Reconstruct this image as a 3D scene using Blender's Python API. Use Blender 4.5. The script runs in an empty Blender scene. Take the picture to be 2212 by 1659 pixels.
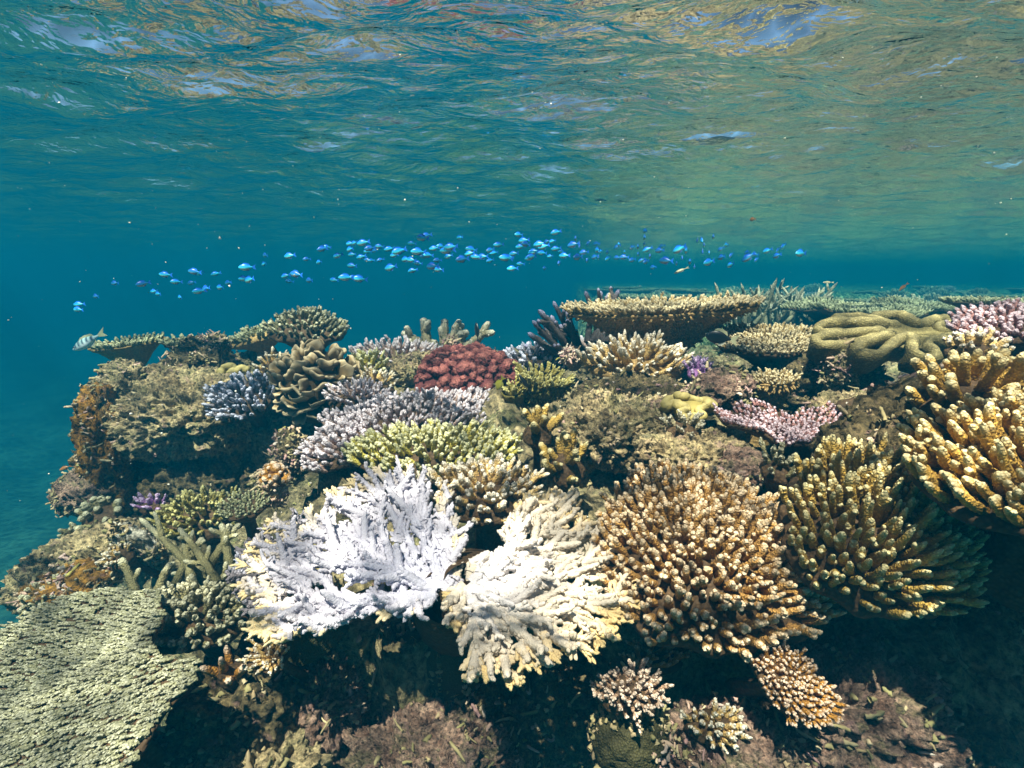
import bpy, math, random
import numpy as np
from mathutils import Vector, Matrix

# ------------------------------------------------------------------ camera, sky, sun, exposure
S = bpy.context.scene
COL = S.collection
PITCH = math.radians(12.0)
FPX = 512.0                                     # focal length in pixels of a 1024 wide frame
cam_d = bpy.data.cameras.new("camera")
cam_d.sensor_width = 36; cam_d.lens = 36 * FPX / 1024
cam_d.clip_start = 0.02; cam_d.clip_end = 500
cam = bpy.data.objects.new("camera", cam_d); COL.objects.link(cam)
cam.rotation_euler = (math.radians(90) - PITCH, 0, 0)
S.camera = cam

SUN_EL, SUN_AZ = 64.0, 198.0                    # azimuth: compass degrees, 0 = away from the camera (+y), 90 = right
w = bpy.data.worlds.new("World"); S.world = w; w.use_nodes = True
nt = w.node_tree; nt.nodes.clear()
sky = nt.nodes.new("ShaderNodeTexSky"); sky.sky_type = 'NISHITA'; sky.sun_disc = False
sky.sun_elevation = math.radians(SUN_EL); sky.sun_rotation = math.radians(SUN_AZ)
bg = nt.nodes.new("ShaderNodeBackground"); bg.inputs[1].default_value = 0.05
wo = nt.nodes.new("ShaderNodeOutputWorld")
nt.links.new(sky.outputs[0], bg.inputs[0]); nt.links.new(bg.outputs[0], wo.inputs[0])
sl = bpy.data.lights.new("sun", 'SUN'); sl.energy = 5.0; sl.angle = math.radians(0.5); sl.color = (1.0, 0.80, 0.66)
sun = bpy.data.objects.new("sun", sl); COL.objects.link(sun)
a, e = math.radians(SUN_AZ), math.radians(SUN_EL)
sdir = Vector((math.sin(a) * math.cos(e), math.cos(a) * math.cos(e), math.sin(e)))
sun.rotation_euler = sdir.to_track_quat('Z', 'Y').to_euler()
S.view_settings.view_transform = 'Standard'; S.view_settings.look = 'None'
S.view_settings.exposure = 2.2; S.view_settings.gamma = 1
cy = S.cycles
cy.use_denoising = True
cy.max_bounces = 7; cy.diffuse_bounces = 3; cy.glossy_bounces = 3; cy.transmission_bounces = 3
cy.volume_bounces = 1; cy.transparent_max_bounces = 6
cy.use_adaptive_sampling = True; cy.adaptive_threshold = 0.02
cy.sample_clamp_indirect = 4.0
cy.caustics_reflective = False; cy.caustics_refractive = False

WATER = 0.62                                    # mean height of the water surface over the lens

# ------------------------------------------------------------------ helpers
RNG = np.random.default_rng(7)

def _hash(ix, iy, iz, seed):
    h = (ix.astype(np.int64) * 374761393 + iy.astype(np.int64) * 668265263 + iz.astype(np.int64) * 2147483647 + seed * 974634777)
    h = (h ^ (h >> 13)) * 1274126177
    h = h ^ (h >> 16)
    return (h & 0xFFFFFF) / float(0xFFFFFF)

def noise(p, seed=0):
    """value noise in 0..1 at points (N,3)"""
    i = np.floor(p); f = p - i; f = f * f * (3 - 2 * f)
    i = i.astype(np.int64); x, y, z = i[:, 0], i[:, 1], i[:, 2]
    r = 0
    for dx in (0, 1):
        wx = f[:, 0] if dx else 1 - f[:, 0]
        for dy in (0, 1):
            wy = f[:, 1] if dy else 1 - f[:, 1]
            for dz in (0, 1):
                wz = f[:, 2] if dz else 1 - f[:, 2]
                r = r + wx * wy * wz * _hash(x + dx, y + dy, z + dz, seed)
    return r

def fbm(p, octs=4, seed=0, gain=0.5, ridged=False):
    a_, s_, t_ = 1.0, 0.0, 0.0
    for o in range(octs):
        n = noise(p * (2.03 ** o) + 17.3 * o, seed + o) * 2 - 1
        if ridged: n = 1 - 2 * np.abs(n)
        s_ = s_ + a_ * n; t_ += a_; a_ *= gain
    return s_ / t_

def ray(u, v):
    """direction of a photograph point (2212 x 1659 scale), one metre along the view axis"""
    X = (u * 1024 / 2212 - 512) / FPX; Y = (384 - v * 1024 / 2212) / FPX
    return np.array([X, math.cos(PITCH) + Y * math.sin(PITCH), -math.sin(PITCH) + Y * math.cos(PITCH)])

def at(u, v, D): return ray(u, v) * D
def px(n, D): return n * (1024 / 2212) / FPX * D      # n photograph pixels at depth D, in metres

def link(name, verts, faces, mat, parent=None, attrs=None, smooth=True, loc=None):
    """faces: list of (n,k) index arrays"""
    me = bpy.data.meshes.new(name)
    verts = np.asarray(verts, dtype=np.float32)
    if not isinstance(faces, (list, tuple)): faces = [faces]
    faces = [np.asarray(f, dtype=np.int32) for f in faces if len(f)]
    me.vertices.add(len(verts)); me.vertices.foreach_set("co", verts.ravel())
    nl = sum(f.size for f in faces); npoly = sum(len(f) for f in faces)
    me.loops.add(nl); me.polygons.add(npoly)
    me.loops.foreach_set("vertex_index", np.concatenate([f.ravel() for f in faces]))
    tot = np.concatenate([np.full(len(f), f.shape[1], np.int32) for f in faces])
    start = np.concatenate([[0], np.cumsum(tot)[:-1]]).astype(np.int32)
    me.polygons.foreach_set("loop_start", start)
    me.polygons.foreach_set("use_smooth", np.full(npoly, smooth))
    me.update(calc_edges=True)
    for k, val in (attrs or {}).items():
        at_ = me.attributes.new(k, 'FLOAT', 'POINT'); at_.data.foreach_set("value", np.asarray(val, np.float32))
    me.materials.append(mat)
    o = bpy.data.objects.new(name, me); COL.objects.link(o)
    if parent is not None: o.parent = parent
    if loc is not None: o.location = loc
    return o

def tag(o, label=None, cat=None, group=None, kind=None):
    if label: o['label'] = label
    if cat: o['category'] = cat
    if group: o['group'] = group
    if kind: o['kind'] = kind
    return o

def frame_mat(up, tw=0.0):
    up = Vector(up).normalized()
    q = up.to_track_quat('Z', 'Y') @ Matrix.Rotation(tw, 3, 'Z').to_quaternion()
    return q

def thing(name, label, cat, loc, up=(0, 0, 1), tw=0.0, group=None):
    o = bpy.data.objects.new(name, None); COL.objects.link(o)
    o.empty_display_size = 0.05
    o.location = Vector([float(c) for c in loc]); o.rotation_mode = 'QUATERNION'; o.rotation_quaternion = frame_mat(up, tw)
    return tag(o, label, cat, group)

class Geo:
    """collects pieces into one mesh"""
    def __init__(s): s.v, s.q, s.t, s.a, s.n = [], [], [], [], 0
    def add(s, v, q=None, t=None, a=None):
        s.v.append(v)
        if q is not None and len(q): s.q.append(q + s.n)
        if t is not None and len(t): s.t.append(t + s.n)
        s.a.append(np.zeros(len(v)) if a is None else a); s.n += len(v)
    def build(s, name, mat, parent=None, label=None):
        if s.n == 0: return None
        f = []
        if s.q: f.append(np.concatenate(s.q))
        if s.t: f.append(np.concatenate(s.t))
        o = link(name, np.concatenate(s.v), f, mat, parent, {'t': np.concatenate(s.a)})
        if label: o['label'] = label
        return o

def norm(v): return v / np.maximum(np.linalg.norm(v, axis=-1, keepdims=True), 1e-9)

def tubes(P0, P1, P2, r0, r1, K=8, SG=7, cap=0.2, knob=0.12, rough=0.08, seed=0, bulge=0.0, t0=0.0, t1=1.0, flat=None):
    """N curved tapering round-ended fingers along quadratic curves P0-P1-P2.  Returns verts, quads, tris, t"""
    N = len(P0)
    rg = np.random.default_rng(seed + N)
    s = np.linspace(0, 1, K)
    s = 1 - (1 - s) ** 1.25                       # more rings towards the tip
    s[-1] = 1
    a_ = s[None, :, None]
    C = (1 - a_) ** 2 * P0[:, None] + 2 * a_ * (1 - a_) * P1[:, None] + a_ ** 2 * P2[:, None]
    T = norm(2 * (1 - a_) * (P1 - P0)[:, None] + 2 * a_ * (P2 - P1)[:, None] + 1e-9)
    ref = np.where(np.abs(T[:, :1, 2:3]) > 0.9, np.array([[[1.0, 0, 0]]]), np.array([[[0, 0, 1.0]]]))
    A = norm(np.cross(T, np.broadcast_to(ref, T.shape))); B = np.cross(T, A)
    r = r0[:, None] + (r1 - r0)[:, None] * s[None]
    r = r * (1 + bulge * np.sin(s * 3.1)[None])
    L = np.linalg.norm(P2 - P0, axis=1)[:, None]
    c = np.clip((s[None] - (1 - cap)) / cap, 0, 1)
    r = r * np.sqrt(np.maximum(1 - c * c, 0.0)) 
    r[:, -1] = 1e-5
    th = np.arange(SG) / SG * 2 * math.pi
    ph = (np.arange(K) % 2)[:, None] * math.pi / SG
    ang = th[None, :] + ph                       # staggered rings
    chk = ((np.arange(K)[:, None] * 1 + np.arange(SG)[None] * 1) % 2) * 2 - 1.0
    rr = r[:, :, None] * (1 + knob * chk[None] + rough * rg.standard_normal((N, K, SG)))
    cosa, sina = np.cos(ang)[None, :, :, None], np.sin(ang)[None, :, :, None]
    fl = 1.0 if flat is None else flat
    V = C[:, :, None] + rr[..., None] * (A[:, :, None] * cosa + B[:, :, None] * sina * fl)
    V = V.reshape(-1, 3)
    k, g = np.meshgrid(np.arange(K - 1), np.arange(SG), indexing='ij')
    k, g = k.ravel(), g.ravel(); g2 = (g + 1) % SG
    q = np.stack([k * SG + g, k * SG + g2, (k + 1) * SG + g2, (k + 1) * SG + g], 1)
    Q = (q[None] + (np.arange(N) * K * SG)[:, None, None]).reshape(-1, 4)
    tt = np.broadcast_to(t0 + (t1 - t0) * s[None, :, None], (N, K, SG)).reshape(-1)
    return V, Q, None, tt

def grid_faces(nu, nv, wrap=False):
    i, j = np.meshgrid(np.arange(nu - 1), np.arange(nv if wrap else nv - 1), indexing='ij')
    i, j = i.ravel(), j.ravel(); j2 = (j + 1) % nv
    return np.stack([i * nv + j, i * nv + j2, (i + 1) * nv + j2, (i + 1) * nv + j], 1)

_ico = {}
def ico(sub):
    if sub not in _ico:
        import bmesh
        b = bmesh.new(); bmesh.ops.create_icosphere(b, subdivisions=sub, radius=1.0)
        b.verts.ensure_lookup_table()
        _ico[sub] = (np.array([v.co[:] for v in b.verts]), np.array([[v.index for v in f.verts] for f in b.faces]))
        b.free()
    return _ico[sub]

# ------------------------------------------------------------------ materials
def new_mat(name):
    m = bpy.data.materials.new(name); m.use_nodes = True
    n = m.node_tree.nodes; b = n["Principled BSDF"]
    return m, m.node_tree, n, b

def N_(nt, kind, **kw):
    n = nt.nodes.new(kind)
    for k, v in kw.items():
        if k in n.inputs: n.inputs[k].default_value = v
        else: setattr(n, k, v)
    return n

def mixc(nt, fac, c1, c2, mode='MIX'):
    m = nt.nodes.new("ShaderNodeMix"); m.data_type = 'RGBA'; m.blend_type = mode
    for sock, val in ((m.inputs[0], fac), (m.inputs[6], c1), (m.inputs[7], c2)):
        if isinstance(val, bpy.types.NodeSocket): nt.links.new(val, sock)
        elif isinstance(val, (int, float)): sock.default_value = val
        else: sock.default_value = (*val, 1)
    return m.outputs[2]

def ramp(nt, src, stops):
    r = nt.nodes.new("ShaderNodeValToRGB"); e_ = r.color_ramp.elements
    while len(e_) < len(stops): e_.new(0.5)
    for k, (p, c) in enumerate(stops):
        e_[k].position = p; e_[k].color = (*c, 1) if len(c) == 3 else c
    nt.links.new(src, r.inputs[0]); return r.outputs[0]

def coral_mat(name, base, mid, tip, polyp=260, bump=0.75, tipstart=0.62, rough=0.75, vary=0.25, polyp_col=0.32, sss=0.0):
    """branching coral: brown tissue, growing tips paler, thousands of raised cups"""
    m, nt, n, b = new_mat(name)
    tc = N_(nt, "ShaderNodeTexCoord")
    at_ = N_(nt, "ShaderNodeAttribute"); at_.attribute_name = 't'
    c = ramp(nt, at_.outputs['Fac'], [(0.0, base), (max(tipstart - 0.25, 0.05), mid), (tipstart, mid), (min(0.98, tipstart + 0.3), tip)])
    nz = N_(nt, "ShaderNodeTexNoise", Scale=14.0, Detail=3.0); nt.links.new(tc.outputs['Object'], nz.inputs['Vector'])
    v = ramp(nt, nz.outputs[0], [(0.3, (1 - vary,) * 3), (0.7, (1 + vary * 0.5,) * 3)])
    c = mixc(nt, 1.0, c, v, 'MULTIPLY')
    vo = N_(nt, "ShaderNodeTexVoronoi", Scale=float(polyp)); nt.links.new(tc.outputs['Object'], vo.inputs['Vector'])
    pc = ramp(nt, vo.outputs['Distance'], [(0.05, (1.0 + polyp_col,) * 3), (0.55, (1 - polyp_col,) * 3)])
    c = mixc(nt, 1.0, c, pc, 'MULTIPLY')
    nt.links.new(c, b.inputs['Base Color'])
    b.inputs['Roughness'].default_value = rough
    b.inputs['Specular IOR Level'].default_value = 0.25
    bp = N_(nt, "ShaderNodeBump", Strength=bump, Distance=0.004); bp.invert = True
    nt.links.new(vo.outputs['Distance'], bp.inputs['Height']); nt.links.new(bp.outputs[0], b.inputs['Normal'])
    if sss:
        b.inputs['Subsurface Weight'].default_value = sss; b.inputs['Subsurface Scale'].default_value = 0.01
    return m

def rock_mat(name, cols, scale=9.0, holes=0.5, bump=0.9, PINK=0.35):
    """reef rock: patches of turf, crust and bare limestone, pitted"""
    m, nt, n, b = new_mat(name)
    tc = N_(nt, "ShaderNodeTexCoord")
    g = N_(nt, "ShaderNodeNewGeometry")
    n1 = N_(nt, "ShaderNodeTexNoise", Scale=scale, Detail=8.0, Roughness=0.68, Distortion=0.6); nt.links.new(g.outputs['Position'], n1.inputs['Vector'])
    k = len(cols)
    c = ramp(nt, n1.outputs[0], [(0.3 + 0.42 * i / (k - 1), cc) for i, cc in enumerate(cols)])
    n2 = N_(nt, "ShaderNodeTexNoise", Scale=scale * 7, Detail=6.0, Roughness=0.75); nt.links.new(g.outputs['Position'], n2.inputs['Vector'])
    c = mixc(nt, 1.0, c, ramp(nt, n2.outputs[0], [(0.36, (0.18, 0.18, 0.17)), (0.5, (0.85, 0.85, 0.80)), (0.62, (1.6, 1.55, 1.40))]), 'MULTIPLY')
    n4 = N_(nt, "ShaderNodeTexNoise", Scale=scale * 2.2, Detail=4.0); n4.inputs['Vector'].default_value = (0, 0, 0)
    mp = N_(nt, "ShaderNodeMapping"); mp.inputs['Location'].default_value = (3, 7, 1); nt.links.new(g.outputs['Position'], mp.inputs[0]); nt.links.new(mp.outputs[0], n4.inputs['Vector'])
    c = mixc(nt, ramp(nt, n4.outputs[0], [(0.60, (0, 0, 0)), (0.68, (PINK,) * 3)]), c, (0.42, 0.24, 0.25))
    vo = N_(nt, "ShaderNodeTexVoronoi", Scale=scale * 6); nt.links.new(g.outputs['Position'], vo.inputs['Vector'])
    pit = ramp(nt, vo.outputs['Distance'], [(0.12, (1 - holes,) * 3), (0.3, (1, 1, 1))])
    c = mixc(nt, 1.0, c, pit, 'MULTIPLY')
    nt.links.new(c, b.inputs['Base Color']); b.inputs['Roughness'].default_value = 0.85; b.inputs['Specular IOR Level'].default_value = 0.2
    b1 = N_(nt, "ShaderNodeBump", Strength=bump, Distance=0.02); nt.links.new(n2.outputs[0], b1.inputs['Height'])
    b2 = N_(nt, "ShaderNodeBump", Strength=bump, Distance=0.012); nt.links.new(pit, b2.inputs['Height']); nt.links.new(b1.outputs[0], b2.inputs['Normal'])
    nt.links.new(b2.outputs[0], b.inputs['Normal'])
    return m
# ------------------------------------------------------------------ water body, water surface, sea bed
def sp(a_, b_, n, k):
    s = np.linspace(-1, 1, n); s = np.sinh(s * k) / math.sinh(k); return (a_ + b_) / 2 + s * (b_ - a_) / 2

def wave_height(x, y):
    p = np.stack([x, y, np.zeros_like(x)], 1)
    wx = x + 0.35 * fbm(p * 0.9, 2, 71); wy = y + 0.35 * fbm(p * 0.9 + 9, 2, 72)
    h = 0
    # a long swell and crossing chop
    for lam, ang, amp, ph in ((2.7, 75, 0.013, 0.3), (1.45, 118, 0.009, 1.9), (1.1, 62, 0.009, 4.0), (0.66, 99, 0.0165, 2.2), (0.47, 76, 0.0135, 1.2), (0.33, 106, 0.0100, 3.2), (0.24, 84, 0.0062, 0.4)):
        k = 2 * math.pi / lam; c_, s_ = math.cos(math.radians(ang)), math.sin(math.radians(ang))
        h = h + amp * np.sin(k * (wx * c_ + wy * s_) + ph)
    q = np.stack([x * 0.8, y * 1.5, np.zeros_like(x)], 1)
    h = h * 0.80 + 0.014 * fbm(q * 1.7, 3, 31, 0.5) + 0.026 * fbm(q * 5.2 + 3, 3, 41, 0.5)
    return h

def build_water():
    m, nt, n, b = new_mat("water_skin"); n.remove(b)
    out = n["Material Output"]
    g = N_(nt, "ShaderNodeNewGeometry")
    mp = N_(nt, "ShaderNodeMapping"); mp.inputs['Scale'].default_value = (9, 17, 9); nt.links.new(g.outputs['Position'], mp.inputs[0])
    nz = N_(nt, "ShaderNodeTexNoise", Scale=1.0, Detail=3.0, Roughness=0.55, Distortion=0.4); nt.links.new(mp.outputs[0], nz.inputs['Vector'])
    bp = N_(nt, "ShaderNodeBump", Strength=1.0, Distance=0.022); nt.links.new(nz.outputs[0], bp.inputs['Height'])
    n2 = N_(nt, "ShaderNodeTexNoise", Scale=46.0, Detail=2.0); nt.links.new(g.outputs['Position'], n2.inputs['Vector'])
    b0 = bp; bp = N_(nt, "ShaderNodeBump", Strength=0.5, Distance=0.0035); nt.links.new(n2.outputs[0], bp.inputs['Height']); nt.links.new(b0.outputs[0], bp.inputs['Normal'])
    fr = N_(nt, "ShaderNodeFresnel", IOR=1.33); nt.links.new(bp.outputs[0], fr.inputs['Normal'])
    gl = N_(nt, "ShaderNodeBsdfGlossy", Roughness=0.0); gl.inputs['Color'].default_value = (1, 1, 1, 1); nt.links.new(bp.outputs[0], gl.inputs['Normal'])
    # caustic ripple light, painted as a bright net into the sheet's transparent colour
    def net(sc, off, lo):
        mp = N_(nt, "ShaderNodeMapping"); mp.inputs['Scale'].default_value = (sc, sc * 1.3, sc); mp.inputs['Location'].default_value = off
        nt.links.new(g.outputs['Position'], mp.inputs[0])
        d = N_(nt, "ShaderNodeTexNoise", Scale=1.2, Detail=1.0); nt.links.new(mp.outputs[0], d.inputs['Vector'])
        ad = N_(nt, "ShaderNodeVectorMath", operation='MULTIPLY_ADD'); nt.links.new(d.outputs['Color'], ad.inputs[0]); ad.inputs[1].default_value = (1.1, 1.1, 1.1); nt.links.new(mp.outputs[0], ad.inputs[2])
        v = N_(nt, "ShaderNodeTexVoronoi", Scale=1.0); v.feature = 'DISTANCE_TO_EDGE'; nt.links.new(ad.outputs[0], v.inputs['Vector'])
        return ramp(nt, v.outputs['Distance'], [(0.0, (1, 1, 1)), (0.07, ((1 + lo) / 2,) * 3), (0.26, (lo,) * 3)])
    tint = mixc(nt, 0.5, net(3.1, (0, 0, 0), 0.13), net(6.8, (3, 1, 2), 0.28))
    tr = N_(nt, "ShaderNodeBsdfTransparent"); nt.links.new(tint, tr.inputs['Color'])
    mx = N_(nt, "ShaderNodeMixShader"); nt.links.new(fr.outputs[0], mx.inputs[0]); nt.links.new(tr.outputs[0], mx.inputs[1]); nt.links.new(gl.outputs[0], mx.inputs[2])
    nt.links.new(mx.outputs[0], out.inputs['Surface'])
    xs, ys = sp(-58, 58, 620, 4.9), sp(-58, 58, 860, 4.9)
    xs = xs + 0.6; ys = ys + 1.6
    X, Y = np.meshgrid(xs, ys, indexing='ij')
    x, y = X.ravel(), Y.ravel()
    V = np.stack([x, y, WATER + wave_height(x, y)], 1)
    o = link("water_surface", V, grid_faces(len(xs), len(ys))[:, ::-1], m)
    # faces up
    tag(o, "rippled underside of the sea surface, mirroring the reef below in broken patches", None, None, 'structure')
    hz = bpy.data.materials.new("sea_water"); hz.use_nodes = True; t = hz.node_tree; t.nodes.clear()
    pv = t.nodes.new("ShaderNodeVolumePrincipled"); mo = t.nodes.new("ShaderNodeOutputMaterial")
    pv.inputs['Color'].default_value = HAZE_COL
    pv.inputs['Absorption Color'].default_value = (0, 0.20, 0.22, 1)      # water swallows red first
    pv.inputs['Density'].default_value = HAZE_D
    pv.inputs['Anisotropy'].default_value = 0.1
    t.links.new(pv.outputs[0], mo.inputs['Volume'])
    x0, x1, y0, y1, z0, z1 = -61, 61, -61, 61, -9.5, WATER + 0.25
    V = np.array([(x, y, z) for x in (x0, x1) for y in (y0, y1) for z in (z0, z1)], float)
    F = np.array([(0, 1, 3, 2), (4, 6, 7, 5), (0, 4, 5, 1), (2, 3, 7, 6), (0, 2, 6, 4), (1, 5, 7, 3)])
    o = link("haze", V, F, hz, smooth=False)
    tag(o, "blue body of sea water in which far things fade", None, None, 'stuff')

HAZE_COL = (0.001, 0.105, 0.200, 1); HAZE_D = 0.175

def sstep(a_, b_, x):
    t = np.clip((x - a_) / (b_ - a_), 0, 1); return t * t * (3 - 2 * t)

def reef_edge(x, y):
    """signed distance-like: positive inside the reef top"""
    # front brink
    yb = 1.06 + 0.07 * np.sin(x * 3.1 + 0.5) + 0.15 * sstep(-0.5, -1.1, x) - 0.12 * sstep(0.5, 1.0, x) - 0.25 * sstep(1.2, 2.2, x)
    d1 = y - yb
    # left brink, and the back brink on the left half
    xl = np.interp(y, [0.8, 1.1, 1.45, 1.9, 2.2, 4], [-0.45, -0.78, -1.12, -1.42, -1.66, -1.7]) + 0.05 * np.sin(y * 9)
    d2 = x - xl
    yk = 2.75 + 0.8 * sstep(-0.3, 0.9, x) + 50 * sstep(0.6, 7.5, x + 0.5 * np.sin(y * 1.1) + 0.3 * np.sin(y * 2.7 + 1))
    d3 = yk - y
    return np.minimum(np.minimum(d1, d2), d3)

def reef_z(x, y):
    top = np.interp(y, [0.8, 1.1, 1.5, 1.9, 2.4, 3.0, 5.0, 12, 30], [-0.80, -0.70, -0.56, -0.47, -0.42, -0.42, -0.42, -0.44, -0.5])
    top = top - 0.12 * sstep(0.25, -0.9, x) * sstep(2.2, 1.2, y) - 0.05
    top = top - 0.40 * sstep(-0.58, -0.80, x) * sstep(2.12, 1.95, y)
    d = reef_edge(x, y)
    d = np.where(y > 2.7, d * 0.45, d)
    wall = np.interp(-d, [-1.0, 0.0, 0.06, 0.14, 0.40, 1.0, 3.0, 8.0], [0, 0.03, 0.40, 0.85, 1.5, 2.5, 3.7, 5.6])
    return top - wall

def build_ground():
    rk = rock_mat("reef_rock", [(0.05, 0.04, 0.025), (0.16, 0.13, 0.07), (0.34, 0.28, 0.17), (0.17, 0.17, 0.08), (0.52, 0.45, 0.32)], 7.0, PINK=0.12)
    xs = np.concatenate([np.linspace(-3.2, 3.0, 430), np.linspace(3.03, 14, 160)[0:], np.linspace(14.5, 50, 40)])
    ys = np.concatenate([np.linspace(-1.2, 4.2, 380), np.linspace(4.23, 14, 140), np.linspace(14.5, 56, 50)])
    X, Y = np.meshgrid(xs, ys, indexing='ij'); x, y = X.ravel(), Y.ravel()
    z = reef_z(x, y)
    P = np.stack([x, y, z], 1)
    n1 = fbm(P * 2.2, 4, 3); n2 = fbm(P * 8.0, 4, 9, ridged=True); n3 = fbm(P * 24, 2, 12)
    zz = z + 0.10 * n1 + 0.06 * n2 + 0.022 * n3 - 0.07 * sstep(0.60, 0.74, noise(P * 11, 77)) - 0.03 * sstep(0.6, 0.7, noise(P * 25, 78))
    dx = 0.10 * fbm(P * 4 + 5, 3, 21) + 0.03 * fbm(P * 13, 2, 23); dy = 0.12 * fbm(P * 4 + 11, 3, 22) + 0.03 * fbm(P * 13 + 4, 2, 24)
    V = np.stack([x + dx, y + dy, zz], 1)
    fl = sstep(2.6, 4.2, y) * sstep(0.3, 0.6, noise(P * 1.3, 90) * 0.7 + 0.3)
    t = rk.node_tree; bs = t.nodes["Principled BSDF"]; src = bs.inputs['Base Color'].links[0].from_socket
    fa = N_(t, "ShaderNodeAttribute"); fa.attribute_name = 't'
    gg = N_(t, "ShaderNodeNewGeometry"); nn = N_(t, "ShaderNodeTexNoise", Scale=16.0, Detail=6.0, Roughness=0.7); t.links.new(gg.outputs['Position'], nn.inputs['Vector'])
    sandy = ramp(t, nn.outputs[0], [(0.40, (0.03, 0.055, 0.02)), (0.5, (0.13, 0.20, 0.08)), (0.60, (0.56, 0.62, 0.34))])
    t.links.new(mixc(t, fa.outputs['Fac'], src, sandy), bs.inputs['Base Color'])
    o = link("reef", V, grid_faces(len(xs), len(ys))[:, ::-1], rk, None, {'t': fl})
    global REEF_V; REEF_V = V
    tag(o, "pitted brown reef rock under the corals, dropping off to the left", None, None, 'structure')
    sand, nt, n, b = new_mat("pale_sand")
    g = N_(nt, "ShaderNodeNewGeometry"); nz = N_(nt, "ShaderNodeTexNoise", Scale=0.8, Detail=5.0); nt.links.new(g.outputs['Position'], nz.inputs['Vector'])
    nt.links.new(ramp(nt, nz.outputs[0], [(0.4, (0.05, 0.10, 0.07)), (0.6, (0.12, 0.20, 0.14))]), b.inputs['Base Color']); b.inputs['Roughness'].default_value = 0.9
    xs, ys = np.linspace(-60, 60, 130), np.linspace(-60, 60, 130)
    X, Y = np.meshgrid(xs, ys, indexing='ij'); x, y = X.ravel(), Y.ravel()
    P = np.stack([x, y, 0 * x], 1)
    z = -4.6 + 0.9 * fbm(P * 0.25, 4, 51) + 2.5 * sstep(6, 26, x) + 1.0 * sstep(10, 33, y) 
    o = link("seabed", np.stack([x, y, z], 1), grid_faces(len(xs), len(ys))[:, ::-1], sand)
    tag(o, "deep pale sea floor fading into the blue to the left of the reef", None, None, 'structure')

build_water()
build_ground()
# ------------------------------------------------------------------ coral builders
def basis(up, tw=0.0):
    z = norm(np.array(up, float)); x = np.array([1.0, 0, 0]); x = norm(x - z * x.dot(z)); y = np.cross(z, x)
    c, s_ = math.cos(tw), math.sin(tw)
    return np.stack([x * c + y * s_, -x * s_ + y * c, z], 1)      # columns

def root(name, label, cat, loc, up=(0, 0, 1), tw=0.0, group=None):
    o = bpy.data.objects.new(name, None); COL.objects.link(o); o.empty_display_size = 0.05
    M = Matrix(basis(up, tw).tolist()).to_4x4(); M.translation = Vector([float(c) for c in loc])
    o.matrix_world = M
    return tag(o, label, cat, group)

def plane_hit(u, v, P, n):
    d = ray(u, v); return d * (np.dot(P, n) / np.dot(d, n))

def outline_table(pts, n=96):
    """polygon (m,2) round the origin -> R(theta)"""
    pts = np.array(pts); th = np.arange(n) / n * 2 * math.pi - math.pi
    R = np.zeros(n); m = len(pts)
    for i, t in enumerate(th):
        d = np.array([math.cos(t), math.sin(t)]); best = 0
        for k in range(m):
            a_, b_ = pts[k], pts[(k + 1) % m]; e_ = b_ - a_
            det = d[0] * (-e_[1]) + d[1] * e_[0]
            if abs(det) < 1e-9: continue
            s_ = (a_[0] * (-e_[1]) + a_[1] * e_[0]) / det
            q = (d[0] * a_[1] - d[1] * a_[0]) / det
            if s_ > 0 and -1e-6 <= q <= 1 + 1e-6: best = max(best, s_)
        R[i] = best
    return th, R

def hexpts(rx, ry, s, rg, jit=0.3):
    nx, ny = int(rx / s) + 2, int(ry / (s * 0.866)) + 2
    i, j = np.meshgrid(np.arange(-nx, nx + 1), np.arange(-ny, ny + 1), indexing='ij')
    x = (i + 0.5 * (j % 2)) * s; y = j * s * 0.866
    p = np.stack([x.ravel(), y.ravel()], 1)
    return p + rg.uniform(-jit, jit, p.shape) * s

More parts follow.
